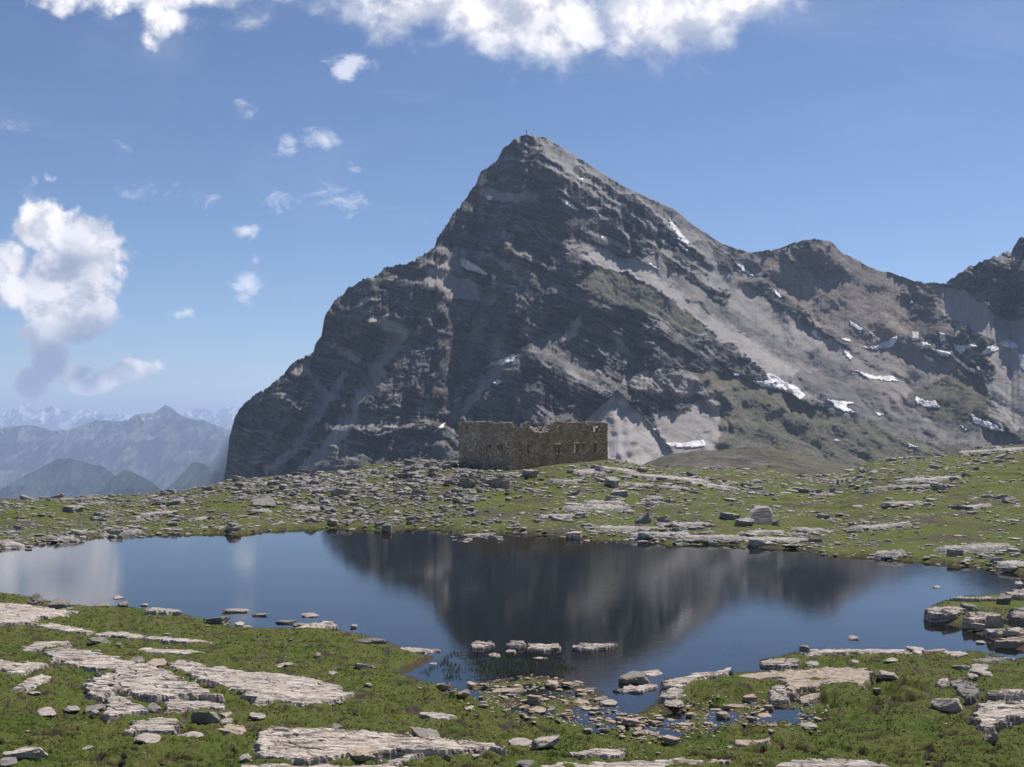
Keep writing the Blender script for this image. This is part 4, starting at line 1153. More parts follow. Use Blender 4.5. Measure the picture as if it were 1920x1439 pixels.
SN = [
 (z2([(1105,685),(1130,683),(1165,705),(1200,725),(1235,755),(1215,757),(1180,742),(1150,738),(1115,720)]), 'grey-white snow field on the pale shelf high in the dark left face'),
 (z2([(1253,757),(1268,765),(1270,797),(1253,797)]), 'short upright snow sliver just below the shelf snow field of the left face'),
 (z2([(1245,1155),(1300,1135),(1358,1126),(1345,1147),(1290,1164),(1240,1167)]), 'long curved snow tongue low in the dark face above the ruin'),
 (z2([(1258,1240),(1275,1228),(1302,1234),(1272,1257)]), 'small snow spot directly under the curved snow tongue'),
 (z2([(1118,1248),(1147,1268),(1125,1272)]), 'small snow scrap left of the spot under the curved tongue'),
 (z2([(1088,1317),(1112,1308),(1102,1332),(1086,1332)]), 'tiny snow scrap in the gully mouth low in the left face'),
 (z2([(1225,400),(1267,404),(1250,422),(1230,416)]), 'speckled snow scrap on the pale ledge below the left shoulder of the summit'),
 (z2([(1648,327),(1667,318),(1662,337)]), 'tiny snow spot just right of and below the summit'),
 (z2([(1552,406),(1600,428),(1642,465),(1618,462),(1578,436)]), 'narrow slanting snow strip in the upper face under the summit'),
 (z2([(1733,573),(1752,590),(1745,595)]), 'tiny snow streak below the slanting strip of the upper face'),
 ([(819,807),(827,796),(836,793),(829,805)], 'small leaf-shaped snow patch left of the ruin near the foot of the face'),
 (z3([(318,138),(345,170),(380,215),(420,255),(405,262),(365,240),(350,205),(325,175)]), 'broad wedge of snow high on the right flank of the peak'),
 (z3([(363,250),(407,285),(400,292),(368,264)]), 'thin snow strip below the broad wedge of the right flank'),
 (z3([(280,233),(300,243),(320,262),(305,265),(283,252)]), 'snow streak left of the broad wedge on the right flank'),
 (z3([(232,288),(264,302),(245,303)]), 'thin snow streak on the dark band below and left of the wedge'),
 (z3([(8,213),(32,232),(18,232)]), 'tiny snow streak in the dark bands under the upper face'),
 (z3([(230,342),(280,372),(270,376),(235,352)]), 'faint snow streak above the pale scree tongue'),
 (z3([(618,338),(660,363),(702,400),(690,404),(648,377)]), 'long thin snow line in the dark rib below the saddle'),
 (z3([(793,463),(817,480),(834,504),(820,500),(798,480)]), 'short snow line lower on the dark rib below the saddle'),
 (z3([(940,586),(970,612),(960,617)]), 'small snow streak at the lower end of the dark rib'),
 (z3([(962,650),(985,646),(990,670),(1010,688),(985,682),(966,667)]), 'hook-shaped snow patch at the foot of the dark rib'),
 (z3([(1090,680),(1125,683),(1147,697),(1110,697)]), 'small flat snow patch left of the big bowl snow field'),
 (z3([(1128,598),(1150,613),(1202,645),(1175,648),(1143,627)]), 'slanting snow strip on the foot of the brown summit'),
 (z3([(1220,653),(1252,665),(1240,674)]), 'small snow strip below the slanting one on the brown summit'),
 (z3([(1190,718),(1270,716),(1280,700),(1310,690),(1347,671),(1350,690),(1325,724),(1280,730),(1210,732)]), 'large winged snow field on the rim of the dark moraine bowl'),
 (z3([(1413,513),(1422,525),(1406,522)]), 'tiny snow dot high under the right col'),
 (z3([(1413,573),(1442,578),(1424,590)]), 'small snow dot midway under the right col'),
 (z3([(1416,656),(1442,658),(1440,692),(1418,690)]), 'squarish snow patch between the bowl and the right cliffs'),
 (z3([(1538,658),(1560,660),(1572,697),(1543,697)]), 'upright snow patch below the green crag on the right'),
 (z3([(1416,703),(1480,700),(1502,715),(1440,718)]), 'flat snow strip under the squarish patch'),
 (z3([(1498,728),(1560,740),(1597,746),(1575,769),(1543,757)]), 'bright snow bank right of the flat strip on the pale scree'),
 (z3([(1603,710),(1640,716),(1690,710),(1712,720),(1660,732),(1640,757),(1613,737)]), 'snow patch with a hanging tail on the pale scree at right'),
 (z3([(1723,757),(1760,718),(1800,720),(1807,735),(1770,750)]), 'triangular snow patch on the pale scree at right'),
 (z3([(1803,705),(1845,688),(1892,708),(1892,727),(1840,724)]), 'rounded snow patch under the big right cliffs'),
 (z3([(1893,753),(1935,756),(1935,842),(1903,812)]), 'upright snow patch cut by the right edge of the picture'),
 (z3([(1468,758),(1500,768),(1520,787),(1490,783)]), 'small snow strip on the moraine below the bright bank'),
 (z3([(1698,803),(1720,816),(1740,834),(1713,828)]), 'short slanting snow strip on the lower right scree'),
 (z3([(1098,736),(1130,743),(1152,775),(1135,782)]), 'dull grey snow patch on the left rim of the moraine bowl'),
 (z3([(1148,823),(1200,838),(1250,855),(1330,852),(1357,880),(1290,873),(1220,864)]), 'long curved snow band along the lower edge of the dark moraine'),
 (z3([(760,838),(800,848),(850,883),(900,903),(940,942),(910,958),(870,932),(830,914),(790,907),(740,900),(693,874),(750,880),(763,865)]), 'big ragged snow field at the foot of the long dark rock rib'),
 (z3([(603,836),(647,852),(620,853)]), 'thin snow streak at the left tip of the ragged snow field'),
 (z3([(1018,956),(1080,963),(1162,973),(1120,985),(1130,1000),(1170,1020),(1110,1012),(1063,992),(1058,972)]), 'broken grey snow field in the hollow right of the ragged one'),
 (z3([(1243,1016),(1287,1022),(1265,1033)]), 'tiny snow strip right of the broken grey snow field'),
 (z3([(1430,943),(1470,963),(1520,966),(1542,994),(1480,993),(1433,977)]), 'flat grey-white snow patch on the turfy hollow under the bowl'),
 (z3([(1683,1023),(1710,1043),(1780,1066),(1830,1102),(1790,1098),(1730,1077),(1688,1062)]), 'long slanting snow patch low on the right hillside'),
 (z3([(293,1146),(320,1156),(345,1151),(380,1155),(440,1144),(482,1140),(487,1167),(440,1174),(380,1174),(330,1170)]), 'bright white snow bank on flat ground right of the talus cone'),
 (z3([(1393,1150),(1412,1160),(1440,1172),(1403,1172)]), 'small triangular snow patch low on the turfy hillside'),
 (z3([(1633,1073),(1662,1097),(1650,1099)]), 'tiny snow streak left of the long slanting low patch'),
 (z3([(1063,1138),(1092,1142),(1075,1151)]), 'tiny snow dot on the green hummocks'),
 (z3([(243,1086),(264,1090),(262,1102)]), 'tiny snow dot on the right edge of the talus cone'),
]
for p_, l_ in SN: snow(p_, l_)

# ------------------------------------------------------------------ foreground bedrock slabs (outlines traced from the photograph, laid on the ground)
SLABS = [
 ([(157,1295),(165,1279),(182,1268),(210,1267),(204,1259),(217,1252),(262,1245),(300,1251),(320,1262),(338,1275),(368,1288),(395,1299),(418,1310),(400,1314),(350,1313),(295,1317),(240,1310),(215,1300),(200,1314),(176,1320),(158,1310)], .42, 'thick pale slab with a dark broken left end, in the near left lawn', dict(edge=.12)),
 ([(296,1247),(350,1247),(400,1257),(480,1266),(560,1270),(600,1277),(630,1284),(662,1300),(655,1308),(640,1320),(600,1330),(565,1336),(540,1331),(480,1331),(455,1316),(430,1304),(400,1297),(370,1287),(340,1271),(318,1259)], .22, 'longest pinkish white slab, tapering to a point in the middle of the near left lawn', dict(edge=.14)),
 ([(80,1226),(105,1213),(140,1215),(180,1221),(215,1231),(250,1240),(264,1248),(205,1256),(160,1256),(135,1249),(100,1241)], .16, 'flat ribbed slab running down from the upper left towards the thick slab', {}),
 ([(-40,1238),(5,1234),(60,1237),(92,1240),(75,1250),(50,1256),(35,1263),(15,1257),(-40,1254)], .14, 'low grey slab at the left edge of the picture, level with the ribbed one', {}),
 ([(232,1378),(255,1343),(300,1337),(336,1343),(338,1360),(325,1375),(270,1376),(245,1381)], .34, 'block-shaped pale slab with a dark right end, below the thick slab', dict(edge=.07)),
 ([(192,1340),(200,1322),(198,1310),(212,1300),(236,1305),(247,1316),(277,1326),(280,1335),(245,1341),(202,1349)], .26, 'pale wedge leaning under the front of the thick slab', dict(edge=.07)),
 ([(303,1320),(330,1311),(420,1317),(427,1328),(380,1331),(345,1335),(308,1338)], .16, 'thin layered slab to the right under the thick slab', {}),
 ([(472,1400),(476,1380),(495,1367),(530,1360),(600,1359),(680,1366),(760,1372),(830,1379),(880,1384),(945,1394),(968,1402),(900,1405),(860,1409),(800,1413),(760,1410),(700,1421),(640,1427),(560,1438),(510,1433),(476,1424)], .26, 'broad grey-white ribbed slab along the bottom edge left of centre', dict(edge=.13, relief=1.3)),
 ([(440,1450),(470,1435),(560,1441),(600,1437),(690,1434),(790,1441),(800,1480),(440,1480)], .12, 'grey slab cut by the bottom edge, under the broad ribbed one', {}),
 ([(700,1441),(738,1425),(772,1412),(792,1417),(762,1432),(740,1447)], .18, 'narrow pale slab rising to the right at the bottom edge', dict(edge=.06)),
 ([(1068,1419),(1100,1410),(1150,1402),(1172,1402),(1176,1412),(1166,1425),(1120,1424),(1075,1426)], .24, 'pinkish wedge-topped slab at the bottom edge right of centre', dict(edge=.06)),
 ([(1010,1434),(1080,1429),(1180,1426),(1300,1421),(1378,1425),(1340,1432),(1260,1438),(1350,1446),(1380,1480),(1000,1480)], .10, 'low cracked slab along the bottom edge right of centre', {}),
 ([(1440,1444),(1480,1430),(1512,1426),(1532,1432),(1580,1429),(1657,1437),(1670,1470),(1436,1470)], .14, 'low white slab at the bottom edge of the right lawn', {}),
 ([(1374,1399),(1374,1390),(1386,1388),(1430,1388),(1443,1383),(1448,1393),(1430,1398),(1400,1403)], .16, 'orange-pink bone-shaped slab in the wet turf', dict(edge=.06, mat=M_WARMSTONE)),
 ([(1240,1285),(1243,1274),(1256,1267),(1300,1264),(1350,1262),(1373,1261),(1372,1268),(1330,1274),(1292,1278),(1277,1290),(1262,1286)], .14, 'pale shore slab edging the water beside the right lawn', {}),
 ([(1228,1310),(1238,1294),(1262,1286),(1280,1295),(1287,1308),(1270,1316),(1245,1317)], .28, 'rounded ribbed slab at the left tip of the right lawn', dict(edge=.14)),
 ([(1374,1263),(1450,1258),(1560,1256),(1632,1260),(1635,1273),(1632,1288),(1600,1294),(1570,1285),(1500,1290),(1495,1300),(1478,1297),(1475,1285),(1462,1272),(1400,1270)], .10, 'wide flat orange-tinted slab sheet beside the wet turf', dict(mat=M_WARMSTONE, edge=.08)),
 ([(1438,1302),(1445,1290),(1476,1286),(1496,1300),(1482,1318),(1445,1319)], .28, 'squarish ribbed slab below the left part of the wide flat sheet', dict(edge=.08)),
 ([(1487,1312),(1510,1308),(1549,1307),(1545,1315),(1515,1328),(1500,1328)], .16, 'pinkish kite-shaped slab beside the squarish one', dict(edge=.06, mat=M_WARMSTONE)),
 ([(1493,1228),(1500,1217),(1600,1217),(1700,1219),(1785,1217),(1775,1223),(1690,1229),(1600,1229),(1515,1231)], .10, 'long flat pale ledge between the water and the right lawn', {}),
 ([(1415,1236),(1440,1234),(1480,1236),(1500,1240),(1495,1250),(1470,1252),(1430,1244)], .30, 'dark-fronted tongue of rock pointing left into the water', dict(edge=.08)),
 ([(1822,1350),(1825,1325),(1836,1310),(1860,1308),(1900,1310),(1985,1312),(1985,1345),(1900,1350),(1882,1360),(1850,1380),(1828,1366)], .50, 'large stepped pale outcrop with streaked front at the right edge', dict(edge=.09)),
 ([(1845,1306),(1850,1297),(1890,1293),(1985,1294),(1985,1318),(1900,1320),(1855,1314)], .62, 'upper pale bed behind the large stepped outcrop at the right edge', dict(edge=.08)),
 ([(1780,1275),(1800,1271),(1835,1289),(1838,1304),(1820,1314),(1792,1297)], .24, 'grey furrowed slab leaning on the turf left of the stepped outcrop', dict(edge=.06, mat=M_DARKSTONE)),
 ([(1755,1286),(1757,1275),(1778,1273),(1786,1285),(1765,1290)], .2, 'small striped slab left of the grey furrowed one', dict(edge=.06)),
 ([(1802,1240),(1840,1233),(1900,1230),(1905,1236),(1880,1241),(1830,1244)], .14, 'long low grey slab in the turf near the right edge', dict(mat=M_DARKSTONE)),
 ([(1732,1158),(1735,1146),(1748,1138),(1768,1137),(1802,1140),(1818,1148),(1802,1156),(1800,1166),(1770,1169),(1742,1165)], .85, 'outermost dark-sided block of the rocky point jutting into the lake', dict(edge=.12, ztop=0.53)),
 ([(1777,1133),(1790,1119),(1850,1120),(1882,1127),(1872,1136),(1820,1137)], .75, 'flat-topped block at the back of the rocky point', dict(edge=.12, ztop=0.46)),
 ([(1808,1176),(1815,1153),(1850,1149),(1882,1156),(1886,1181),(1850,1182)], .95, 'fissured block in the front middle of the rocky point', dict(edge=.12, ztop=0.59)),
 ([(1883,1160),(1893,1138),(1940,1137),(1985,1150),(1985,1190),(1890,1182)], 1.2, 'bulky rounded grey block of the rocky point at the right edge', dict(edge=.25, ztop=0.84, mat=M_DARKSTONE)),
 ([(1838,1185),(1860,1180),(1920,1186),(1985,1190),(1985,1206),(1900,1202),(1855,1192)], .55, 'low pale ledge at the foot of the rocky point', dict(edge=.1, ztop=0.28)),
 ([(1858,1214),(1885,1200),(1930,1190),(1985,1188),(1985,1210),(1900,1216)], .6, 'pinkish tilted slab under the low ledge of the rocky point', dict(edge=.1, ztop=0.31, mat=M_WARMSTONE)),
 ([(1878,1128),(1895,1108),(1985,1104),(1985,1130),(1900,1134)], .9, 'pale block behind the rounded grey one at the right edge', dict(edge=.12, ztop=0.59)),
 ([(1146,1297),(1160,1287),(1200,1284),(1230,1283),(1237,1287),(1200,1302),(1165,1301)], .12, 'flat whitish slab just breaking the water left of the right lawn', dict(ztop=0.08, edge=.12)),
 ([(1070,1218),(1085,1208),(1162,1207),(1145,1216),(1100,1222)], .22, 'long thin plank-like slab lying in the shallows', dict(ztop=0.10, edge=.05)),
 ([(985,1220),(988,1208),(1050,1208),(1054,1216),(1020,1223)], .22, 'middle slab of the little row in the shallows', dict(ztop=0.10, edge=.05)),
 ([(880,1214),(888,1203),(925,1204),(930,1213),(900,1219)], .2, 'left slab of the little row in the shallows', dict(ztop=0.10, edge=.05)),
 ([(948,1215),(953,1203),(985,1202),(990,1212),(970,1219)], .26, 'rounder slab second from the left in the row in the shallows', dict(ztop=0.14, edge=.08)),
 ([(-40,1130),(60,1133),(110,1142),(148,1146),(120,1157),(80,1160),(60,1175),(-40,1180)], .2, 'broad white rock sheet on the shore at the left edge', dict(edge=.15)),
 ([(62,1168),(100,1168),(130,1174),(165,1181),(169,1190),(130,1191),(85,1182)], .14, 'narrow white rock sheet running right from the broad one', {}),
 ([(172,1190),(200,1182),(250,1186),(300,1194),(360,1200),(408,1207),(380,1210),(300,1202),(240,1196)], .10, 'thin broken rib of white rock crossing the left lawn', {}),
 ([(257,1217),(270,1213),(330,1217),(388,1225),(340,1229),(270,1223)], .08, 'narrow pale strip of rock in the turf below the thin rib', {}),
 ([(18,1294),(50,1273),(80,1265),(102,1272),(85,1283),(50,1296)], .14, 'lens-shaped pale slab in the grass near the left edge', {}),
 ([(40,1212),(80,1205),(130,1202),(132,1208),(80,1216),(42,1221)], .08, 'small flaky rock strip in the turf near the left edge', {}),
 ([(543,1182),(560,1171),(590,1166),(620,1165),(646,1172),(612,1184),(575,1187)], .12, 'rounded pale slab at the water line of the left lawn', dict(ztop=0.14, edge=.2)),
 ([(662,1212),(700,1211),(780,1213),(840,1219),(800,1229),(740,1226),(690,1218)], .10, 'long whitish slab slipping under the water at the tip of the left lawn', dict(ztop=0.07, edge=.2)),
 ([(270,1154),(276,1143),(300,1140),(342,1148),(340,1156),(300,1156)], .32, 'long dark-fronted slab on the water edge of the left lawn', dict(edge=.07)),
 ([(778,1340),(785,1333),(830,1335),(860,1341),(855,1346),(815,1348)], .12, 'flat pale slab in the grass between the lawn and the stones', {}),
 ([(405,1378),(428,1359),(455,1360),(472,1376),(440,1386)], .14, 'tan diamond-shaped slab in the lawn', dict(mat=M_WARMSTONE, edge=.05)),
]
SLAB_W = []
for pts, T, lab, kw in SLABS:
    o = slab(pts, T, lab, **kw)
    zz_ = kw.get('ztop', None)
    cu = np.mean([p[0] for p in pts]); cv = np.mean([p[1] for p in pts])
    z_ = zz_ if zz_ is not None else on_ground(cu, cv)[2] + T * .5
    SLAB_W.append(np.array([at_z(u, v, z_) for u, v in pts]))
# shelf under the shallow water
M_SHELF = rock_mat('sunken_schist', (0.10, 0.072, 0.06), (0.13, 0.10, 0.085), 1.0, (0.45, 1.0, 3.0), 0.3, 0.02, 0.3)
for pts, zt, lab in [([(1352,1212),(1380,1204),(1500,1203),(1700,1205),(1800,1212),(1780,1219),(1500,1219),(1490,1236),(1440,1237),(1400,1228)], -.22, 'pinkish rock shelf seen through the shallow water of the right shore')]:
    slab(pts, .15, lab, name='sunken_shelf', cat='rock shelf', mat=M_SHELF, ztop=zt, edge=.6, relief=.5, crack=0)

# ------------------------------------------------------------------ single rocks placed by hand
RK = [
 # x0, y0, x1, y1, label, material, options
 (58,1112,86,1136,'tilted dark rock leaning on the left shore',M_DARKSTONE,dict(tilt=.5)),
 (94,1121,140,1142,'dark mushroom-shaped boulder on the left shore',M_DARKSTONE,dict(dr=.8)),
 (179,1130,204,1138,'low dark rock in the water off the left shore',M_DARKSTONE,dict(water=True)),
 (223,1128,241,1138,'small dark rock in the water, right of the low dark one',M_DARKSTONE,dict(water=True)),
 (211,1117,231,1124,'whitish stone farthest out in the water on the left',M_STONE,dict(water=True)),
 (264,1131,277,1137,'tiny pinkish stone in the water above the lawn edge',M_STONE,dict(water=True)),
 (388,1146,430,1171,'dark-bellied boulder standing at the water line of the left lawn',M_DARKSTONE,dict(dr=.8,tilt=.15)),
 (418,1142,465,1149,'flat pale stone in the water right of the dark-bellied boulder',M_STONE,dict(water=True)),
 (472,1150,501,1156,'flat dark-edged stone in the shallows, second beyond the boulder',M_DARKSTONE,dict(water=True)),
 (441,1166,459,1178,'pointed white stone on the waterline in front of the lawn',M_SLAB,dict(water=True)),
 (456,1173,473,1180,'small white stone beside the pointed one on the waterline',M_SLAB,dict(water=True)),
 (516,1163,556,1170,'long black wet rock in the shallows',M_DARKSTONE,dict(water=True,hmin=.12)),
 (549,1167,573,1176,'dark stone left of the rounded slab at the waterline',M_DARKSTONE,dict(water=True)),
 (565,1150,597,1158,'pale flat stone in the shallows above the rounded slab',M_STONE,dict(water=True)),
 (657,1170,670,1178,'small pale stone alone in the water right of the rounded slab',M_STONE,dict(water=True)),
 (665,1196,726,1207,'dark-edged flat rock on the grassy hump by the water',M_DARKSTONE,dict(hmin=.15)),
 (754,1197,786,1204,'thin dark rock at the tip of the grassy hump',M_DARKSTONE,dict(hmin=.15)),
 (167,1191,204,1207,'thin tilted dark plate on the left lawn above the thin rib',M_DARKSTONE,dict(tilt=-.35,hmin=.3)),
 (240,1228,274,1243,'grey pointed stone on top of the pale slabs at left',M_DARKSTONE,dict(tilt=.2)),
 (278,1240,313,1251,'brownish flat stone right of the grey pointed one',M_WARMSTONE,{}),
 (295,1252,309,1260,'small dark stone lying on the thick slab',M_DARKSTONE,{}),
 (478,1287,494,1296,'small dark stone perched on the longest slab, left one',M_DARKSTONE,{}),
 (561,1287,585,1297,'brown stone perched on the longest slab, right one',M_DARKSTONE,{}),
 (277,1315,302,1337,'small dark-fronted block wedged between the wedge and the layered slab',M_DARKSTONE,{}),
 (360,1325,413,1358,'smooth grey upright boulder right of the block-shaped slab',M_DARKSTONE,dict(layered=.1,dr=.6)),
 (161,1316,195,1334,'small grey rock left of the pale wedge',M_DARKSTONE,{}),
 (171,1333,186,1347,'small pale rock in the grass left of the pale wedge',M_STONE,{}),
 (68,1330,107,1345,'pale lumpy stone in the left lawn',M_STONE,{}),
 (122,1328,149,1338,'low triangular pale stone in the left lawn',M_STONE,dict(hmin=.15)),
 (50,1298,75,1305,'flat white stone under the lens-shaped slab',M_SLAB,dict(hmin=.15)),
 (250,1376,302,1394,'cream stone with dark underside in front of the block-shaped slab',M_STONE,{}),
 (334,1368,382,1385,'flat triangular stone right of the block-shaped slab',M_STONE,dict(hmin=.12)),
 (8,1397,88,1424,'bow-shaped white rock in the bottom left corner',M_SLAB,dict(hmin=.25)),
 (-10,1422,33,1439,'grey flat rock cut by the bottom left corner',M_DARKSTONE,dict(hmin=.2)),
 (142,1395,175,1406,'thin white plate tilted in the bottom left grass',M_SLAB,dict(tilt=.25,hmin=.15)),
 (468,1340,499,1352,'rounded grey-white stone between the two largest slabs',M_STONE,{}),
 (412,1335,433,1345,'white stone right of the smooth grey boulder',M_SLAB,{}),
 (414,1352,437,1361,'cream stone under the smooth grey boulder',M_STONE,{}),
 (450,1413,473,1430,'dark-sided white stone left of the broad ribbed slab',M_STONE,{}),
 (620,1357,642,1368,'dark stone lying on the back edge of the broad ribbed slab',M_DARKSTONE,{}),
 (766,1366,828,1388,'long grey plate lying on the broad ribbed slab',M_DARKSTONE,dict(tilt=-.2,hmin=.15)),
 (650,1411,710,1432,'orange-edged stone in front of the broad ribbed slab',M_WARMSTONE,dict(hmin=.2)),
 (870,1390,912,1403,'dark hollow rock at the right end of the broad ribbed slab',M_DARKSTONE,{}),
 (951,1382,998,1399,'dark-sided cream rock beside the broad ribbed slab tip',M_STONE,{}),
 (996,1382,1053,1406,'sharp white pointed plate at the bottom centre',M_SLAB,dict(tilt=.28,hmin=.2,dr=.5)),
 (968,1430,1005,1442,'grey rock cut by the bottom edge at the centre',M_DARKSTONE,{}),
 (832,1410,846,1427,'small pale upright stone by the little puddle at the bottom',M_STONE,dict(dr=.5)),
 (884,1415,899,1425,'small round cream stone in the turf at the bottom centre',M_STONE,{}),
 (533,1241,549,1249,'cream stone alone in the middle of the left lawn',M_STONE,{}),
 (616,1260,632,1266,'small flat stone in the right part of the left lawn',M_STONE,{}),
 (516,1240,550,1249,'pair-edged flat white stone in the left lawn',M_SLAB,dict(hmin=.1)),
 (665,1241,702,1254,'slender white plate tilted down to the right in the left lawn',M_SLAB,dict(tilt=-.2,hmin=.1,dr=.4)),
 (590,1224,602,1232,'small white stone in the lawn above the slender plate',M_SLAB,{}),
 (218,1203,228,1214,'small white stone standing left of the narrow pale strip',M_SLAB,{}),
 # water side
 (1161,1259,1216,1283,'black-fronted block with a white top standing in the water',M_DARKSTONE,dict(water=True,dr=.6)),
 (1190,1256,1240,1268,'flat white rock behind the black-fronted block in the water',M_SLAB,dict(water=True,hmin=.12)),
 (1498,1208,1520,1227,'dark nose of rock at the left end of the long pale ledge',M_DARKSTONE,{}),
 (1750,1098,1763,1103,'tiny white stone poking out of the open lake on the right',M_SLAB,dict(water=True,hmin=.25)),
 (1591,1192,1609,1200,'small white stone in the water before the right lawn',M_SLAB,dict(water=True,hmin=.25)),
 (1903,1091,1920,1096,'whitish stone low in the water off the far right shore',M_SLAB,dict(water=True)),
 (1830,1201,1846,1208,'pale stone just out of the water left of the rocky point foot',M_STONE,dict(water=True)),
 (855,1226,885,1238,'cream flat stone at the left of the shallows',M_STONE,{}),
 (916,1225,938,1233,'cream oval stone in the shallows under the row of slabs',M_STONE,dict(water=True)),
 (949,1217,968,1226,'pale stone tucked under the row of slabs',M_STONE,dict(water=True)),
 (1000,1232,1029,1238,'thin pale stone in the shallows right of the cream oval one',M_STONE,dict(water=True)),
 (925,1286,988,1299,'long flat cream stone amid the stony shallows',M_WARMSTONE,dict(hmin=.12)),
 (1022,1276,1047,1290,'rounded cream boulder in the stony shallows',M_WARMSTONE,{}),
 (875,1279,894,1289,'round cream stone at the left of the stony shallows',M_WARMSTONE,{}),
 (868,1321,890,1334,'squarish tan stone at the lawn edge of the stony shallows',M_WARMSTONE,{}),
 (992,1325,1022,1338,'pointed tan stone in the middle of the stony shallows',M_WARMSTONE,{}),
 (1072,1311,1105,1321,'pinkish flat stone in the right part of the stony shallows',M_WARMSTONE,{}),
 (1086,1321,1110,1332,'pinkish angular stone below the flat one in the stony shallows',M_WARMSTONE,{}),
 (1120,1312,1156,1324,'cream rock at the water corner of the stony shallows',M_STONE,{}),
 (1090,1290,1120,1299,'brownish plate by the water in the stony shallows',M_DARKSTONE,dict(tilt=.2)),
 (1136,1360,1142,1366,'orange stone in the rubble below the channel',M_WARMSTONE,{}),
 (1152,1360,1172,1374,'orange block in the rubble below the channel',M_WARMSTONE,{}),
 (1190,1362,1204,1374,'orange upright stone in the rubble below the channel',M_WARMSTONE,{}),
 (1246,1318,1280,1333,'cream rock on the bank below the rounded ribbed slab',M_STONE,{}),
 (1355,1320,1400,1329,'long cream stone in the wet stones on the right',M_WARMSTONE,dict(hmin=.15)),
 (1334,1326,1356,1335,'orange stone left of the long cream one',M_WARMSTONE,{}),
 (1421,1336,1446,1346,'cream stone in the puddles on the right',M_WARMSTONE,{}),
 (1497,1357,1530,1368,'cream flat stone by the dark peat',M_STONE,{}),
 (1646,1260,1684,1275,'pale flat-topped boulder at the puddle of the right lawn',M_STONE,dict(dr=.6)),
 (1634,1293,1650,1304,'tan stone beside the puddle of the right lawn',M_WARMSTONE,{}),
 (1656,1236,1684,1243,'thin white stone on the right lawn',M_SLAB,dict(hmin=.12)),
 (1595,1236,1610,1243,'cream stone on the right lawn above the wide flat sheet',M_STONE,{}),
 (1511,1241,1535,1250,'cream stone left on the right lawn near the dark tongue',M_STONE,{}),
 (1773,1218,1813,1231,'white rock with dark foot at the shore of the right lawn',M_SLAB,{}),
 (1700,1214,1735,1228,'white lumpy rock at the end of the long pale ledge',M_SLAB,{}),
 (1782,1247,1822,1257,'white dark-bottomed plate in the right lawn, left of a pair',M_SLAB,dict(hmin=.2)),
 (1822,1243,1857,1256,'white dark-bottomed plate in the right lawn, right of a pair',M_SLAB,dict(hmin=.2)),
 (1818,1251,1857,1270,'lumpy pale boulder below the pair of plates',M_STONE,{}),
 (1812,1264,1832,1275,'small pale stone under the lumpy boulder',M_STONE,{}),
 (1747,1301,1798,1335,'cubic block with a white top and black streaked front',M_SLAB,dict(dr=.75,rough=.02,layered=.2,nplanes=7)),
 (1848,1380,1876,1398,'pinkish splinter in the grass under the stepped outcrop',M_WARMSTONE,dict(tilt=.5,dr=.4,hmin=.3)),
 (1893,1303,1935,1322,'dark block lodged in the stepped outcrop at the right edge',M_DARKSTONE,{}),
 (1905,1332,1945,1352,'greenish round rock at the right edge of the stepped outcrop',M_DARKSTONE,{}),
 (1762,1146,1798,1166,'broken lump in front of the outermost block of the rocky point',M_STONE,dict(dr=.6)),
 (1800,1132,1832,1146,'grey lump between the back and outer blocks of the rocky point',M_DARKSTONE,dict(dr=.6)),
 (1848,1150,1880,1178,'streaked boulder crowding the fissured block of the rocky point',M_STONE,dict(dr=.6)),
 (1820,1168,1852,1184,'pale split boulder at the water below the fissured block',M_SLAB,dict(dr=.6)),
 (1880,1178,1925,1196,'long pale boulder under the bulky rounded grey block',M_STONE,dict(dr=.6)),
 (1868,1116,1896,1134,'greenish grey boulder leaning behind the rocky point',M_DARKSTONE,dict(dr=.6)),
 # far bank
 (1377,972,1412,988,'dark-shadowed rock propping the big white boulder on the left',M_FARSTONE,{}),
 (1447,973,1462,986,'grey rock propping the big white boulder on the right',M_FARSTONE,{}),
 (1352,960,1385,975,'low pale rock left of the big white boulder',M_FARSTONE,{}),
 (619,912,655,933,'pale pointed rock alone in the boulder spread left of the ruin',M_FARSLAB,dict(dr=.8)),
 (716,984,734,998,'black rock with a small cave at the far waterline',M_DARKSTONE,{}),
 (424,981,452,998,'dark pointed rock at the far waterline on the left',M_DARKSTONE,{}),
 (1062,994,1093,1011,'white triangular rock dipping into the far waterline',M_SLAB,{}),
 (862,896,893,916,'grey upright block in the rough ground below the ruin',M_FARSTONE,dict(dr=.7)),
 (835,892,862,910,'dark leaning block in the rough ground below the ruin',M_DARKSTONE,dict(tilt=.4)),
 (905,895,955,918,'large grey block below the meadow of the ruin',M_FARSTONE,dict(dr=.6)),
 (1046,852,1060,862,'rounded pale rock right in front of the ruin wall',M_FARSLAB,{}),
 (1133,897,1160,914,'pale boulder on the knoll right of the ruin',M_FARSLAB,{}),
 (1145,918,1176,931,'white flat boulder under the knoll right of the ruin',M_FARSLAB,{}),
 (978,880,1010,897,'rounded grey rock left on the knoll below the ruin',M_FARSTONE,{}),
 (1880,932,1904,945,'rounded grey rock in the far right slope',M_FARSTONE,{}),
 (1195,963,1225,982,'tilted slab end sticking up on the far shore',M_FARSTONE,dict(tilt=.45,dr=.5)),
 (1236,965,1258,981,'pale tilted wedge beside the sticking slab end',M_FARSLAB,dict(tilt=.45,dr=.5)),
 (113,932,150,942,'dark low rock on the far left skyline',M_DARKSTONE,{}),
 (160,930,172,936,'small dark rock on the far left skyline',M_DARKSTONE,{}),
 (120,946,155,962,'grey rock under the dark skyline rock at far left',M_FARSTONE,{}),
 (470,936,520,952,'dark-shadowed big rock in the left bank',M_DARKSTONE,{}),
 (315,936,345,948,'grey flat block in the left bank below the hills',M_FARSTONE,{}),
]
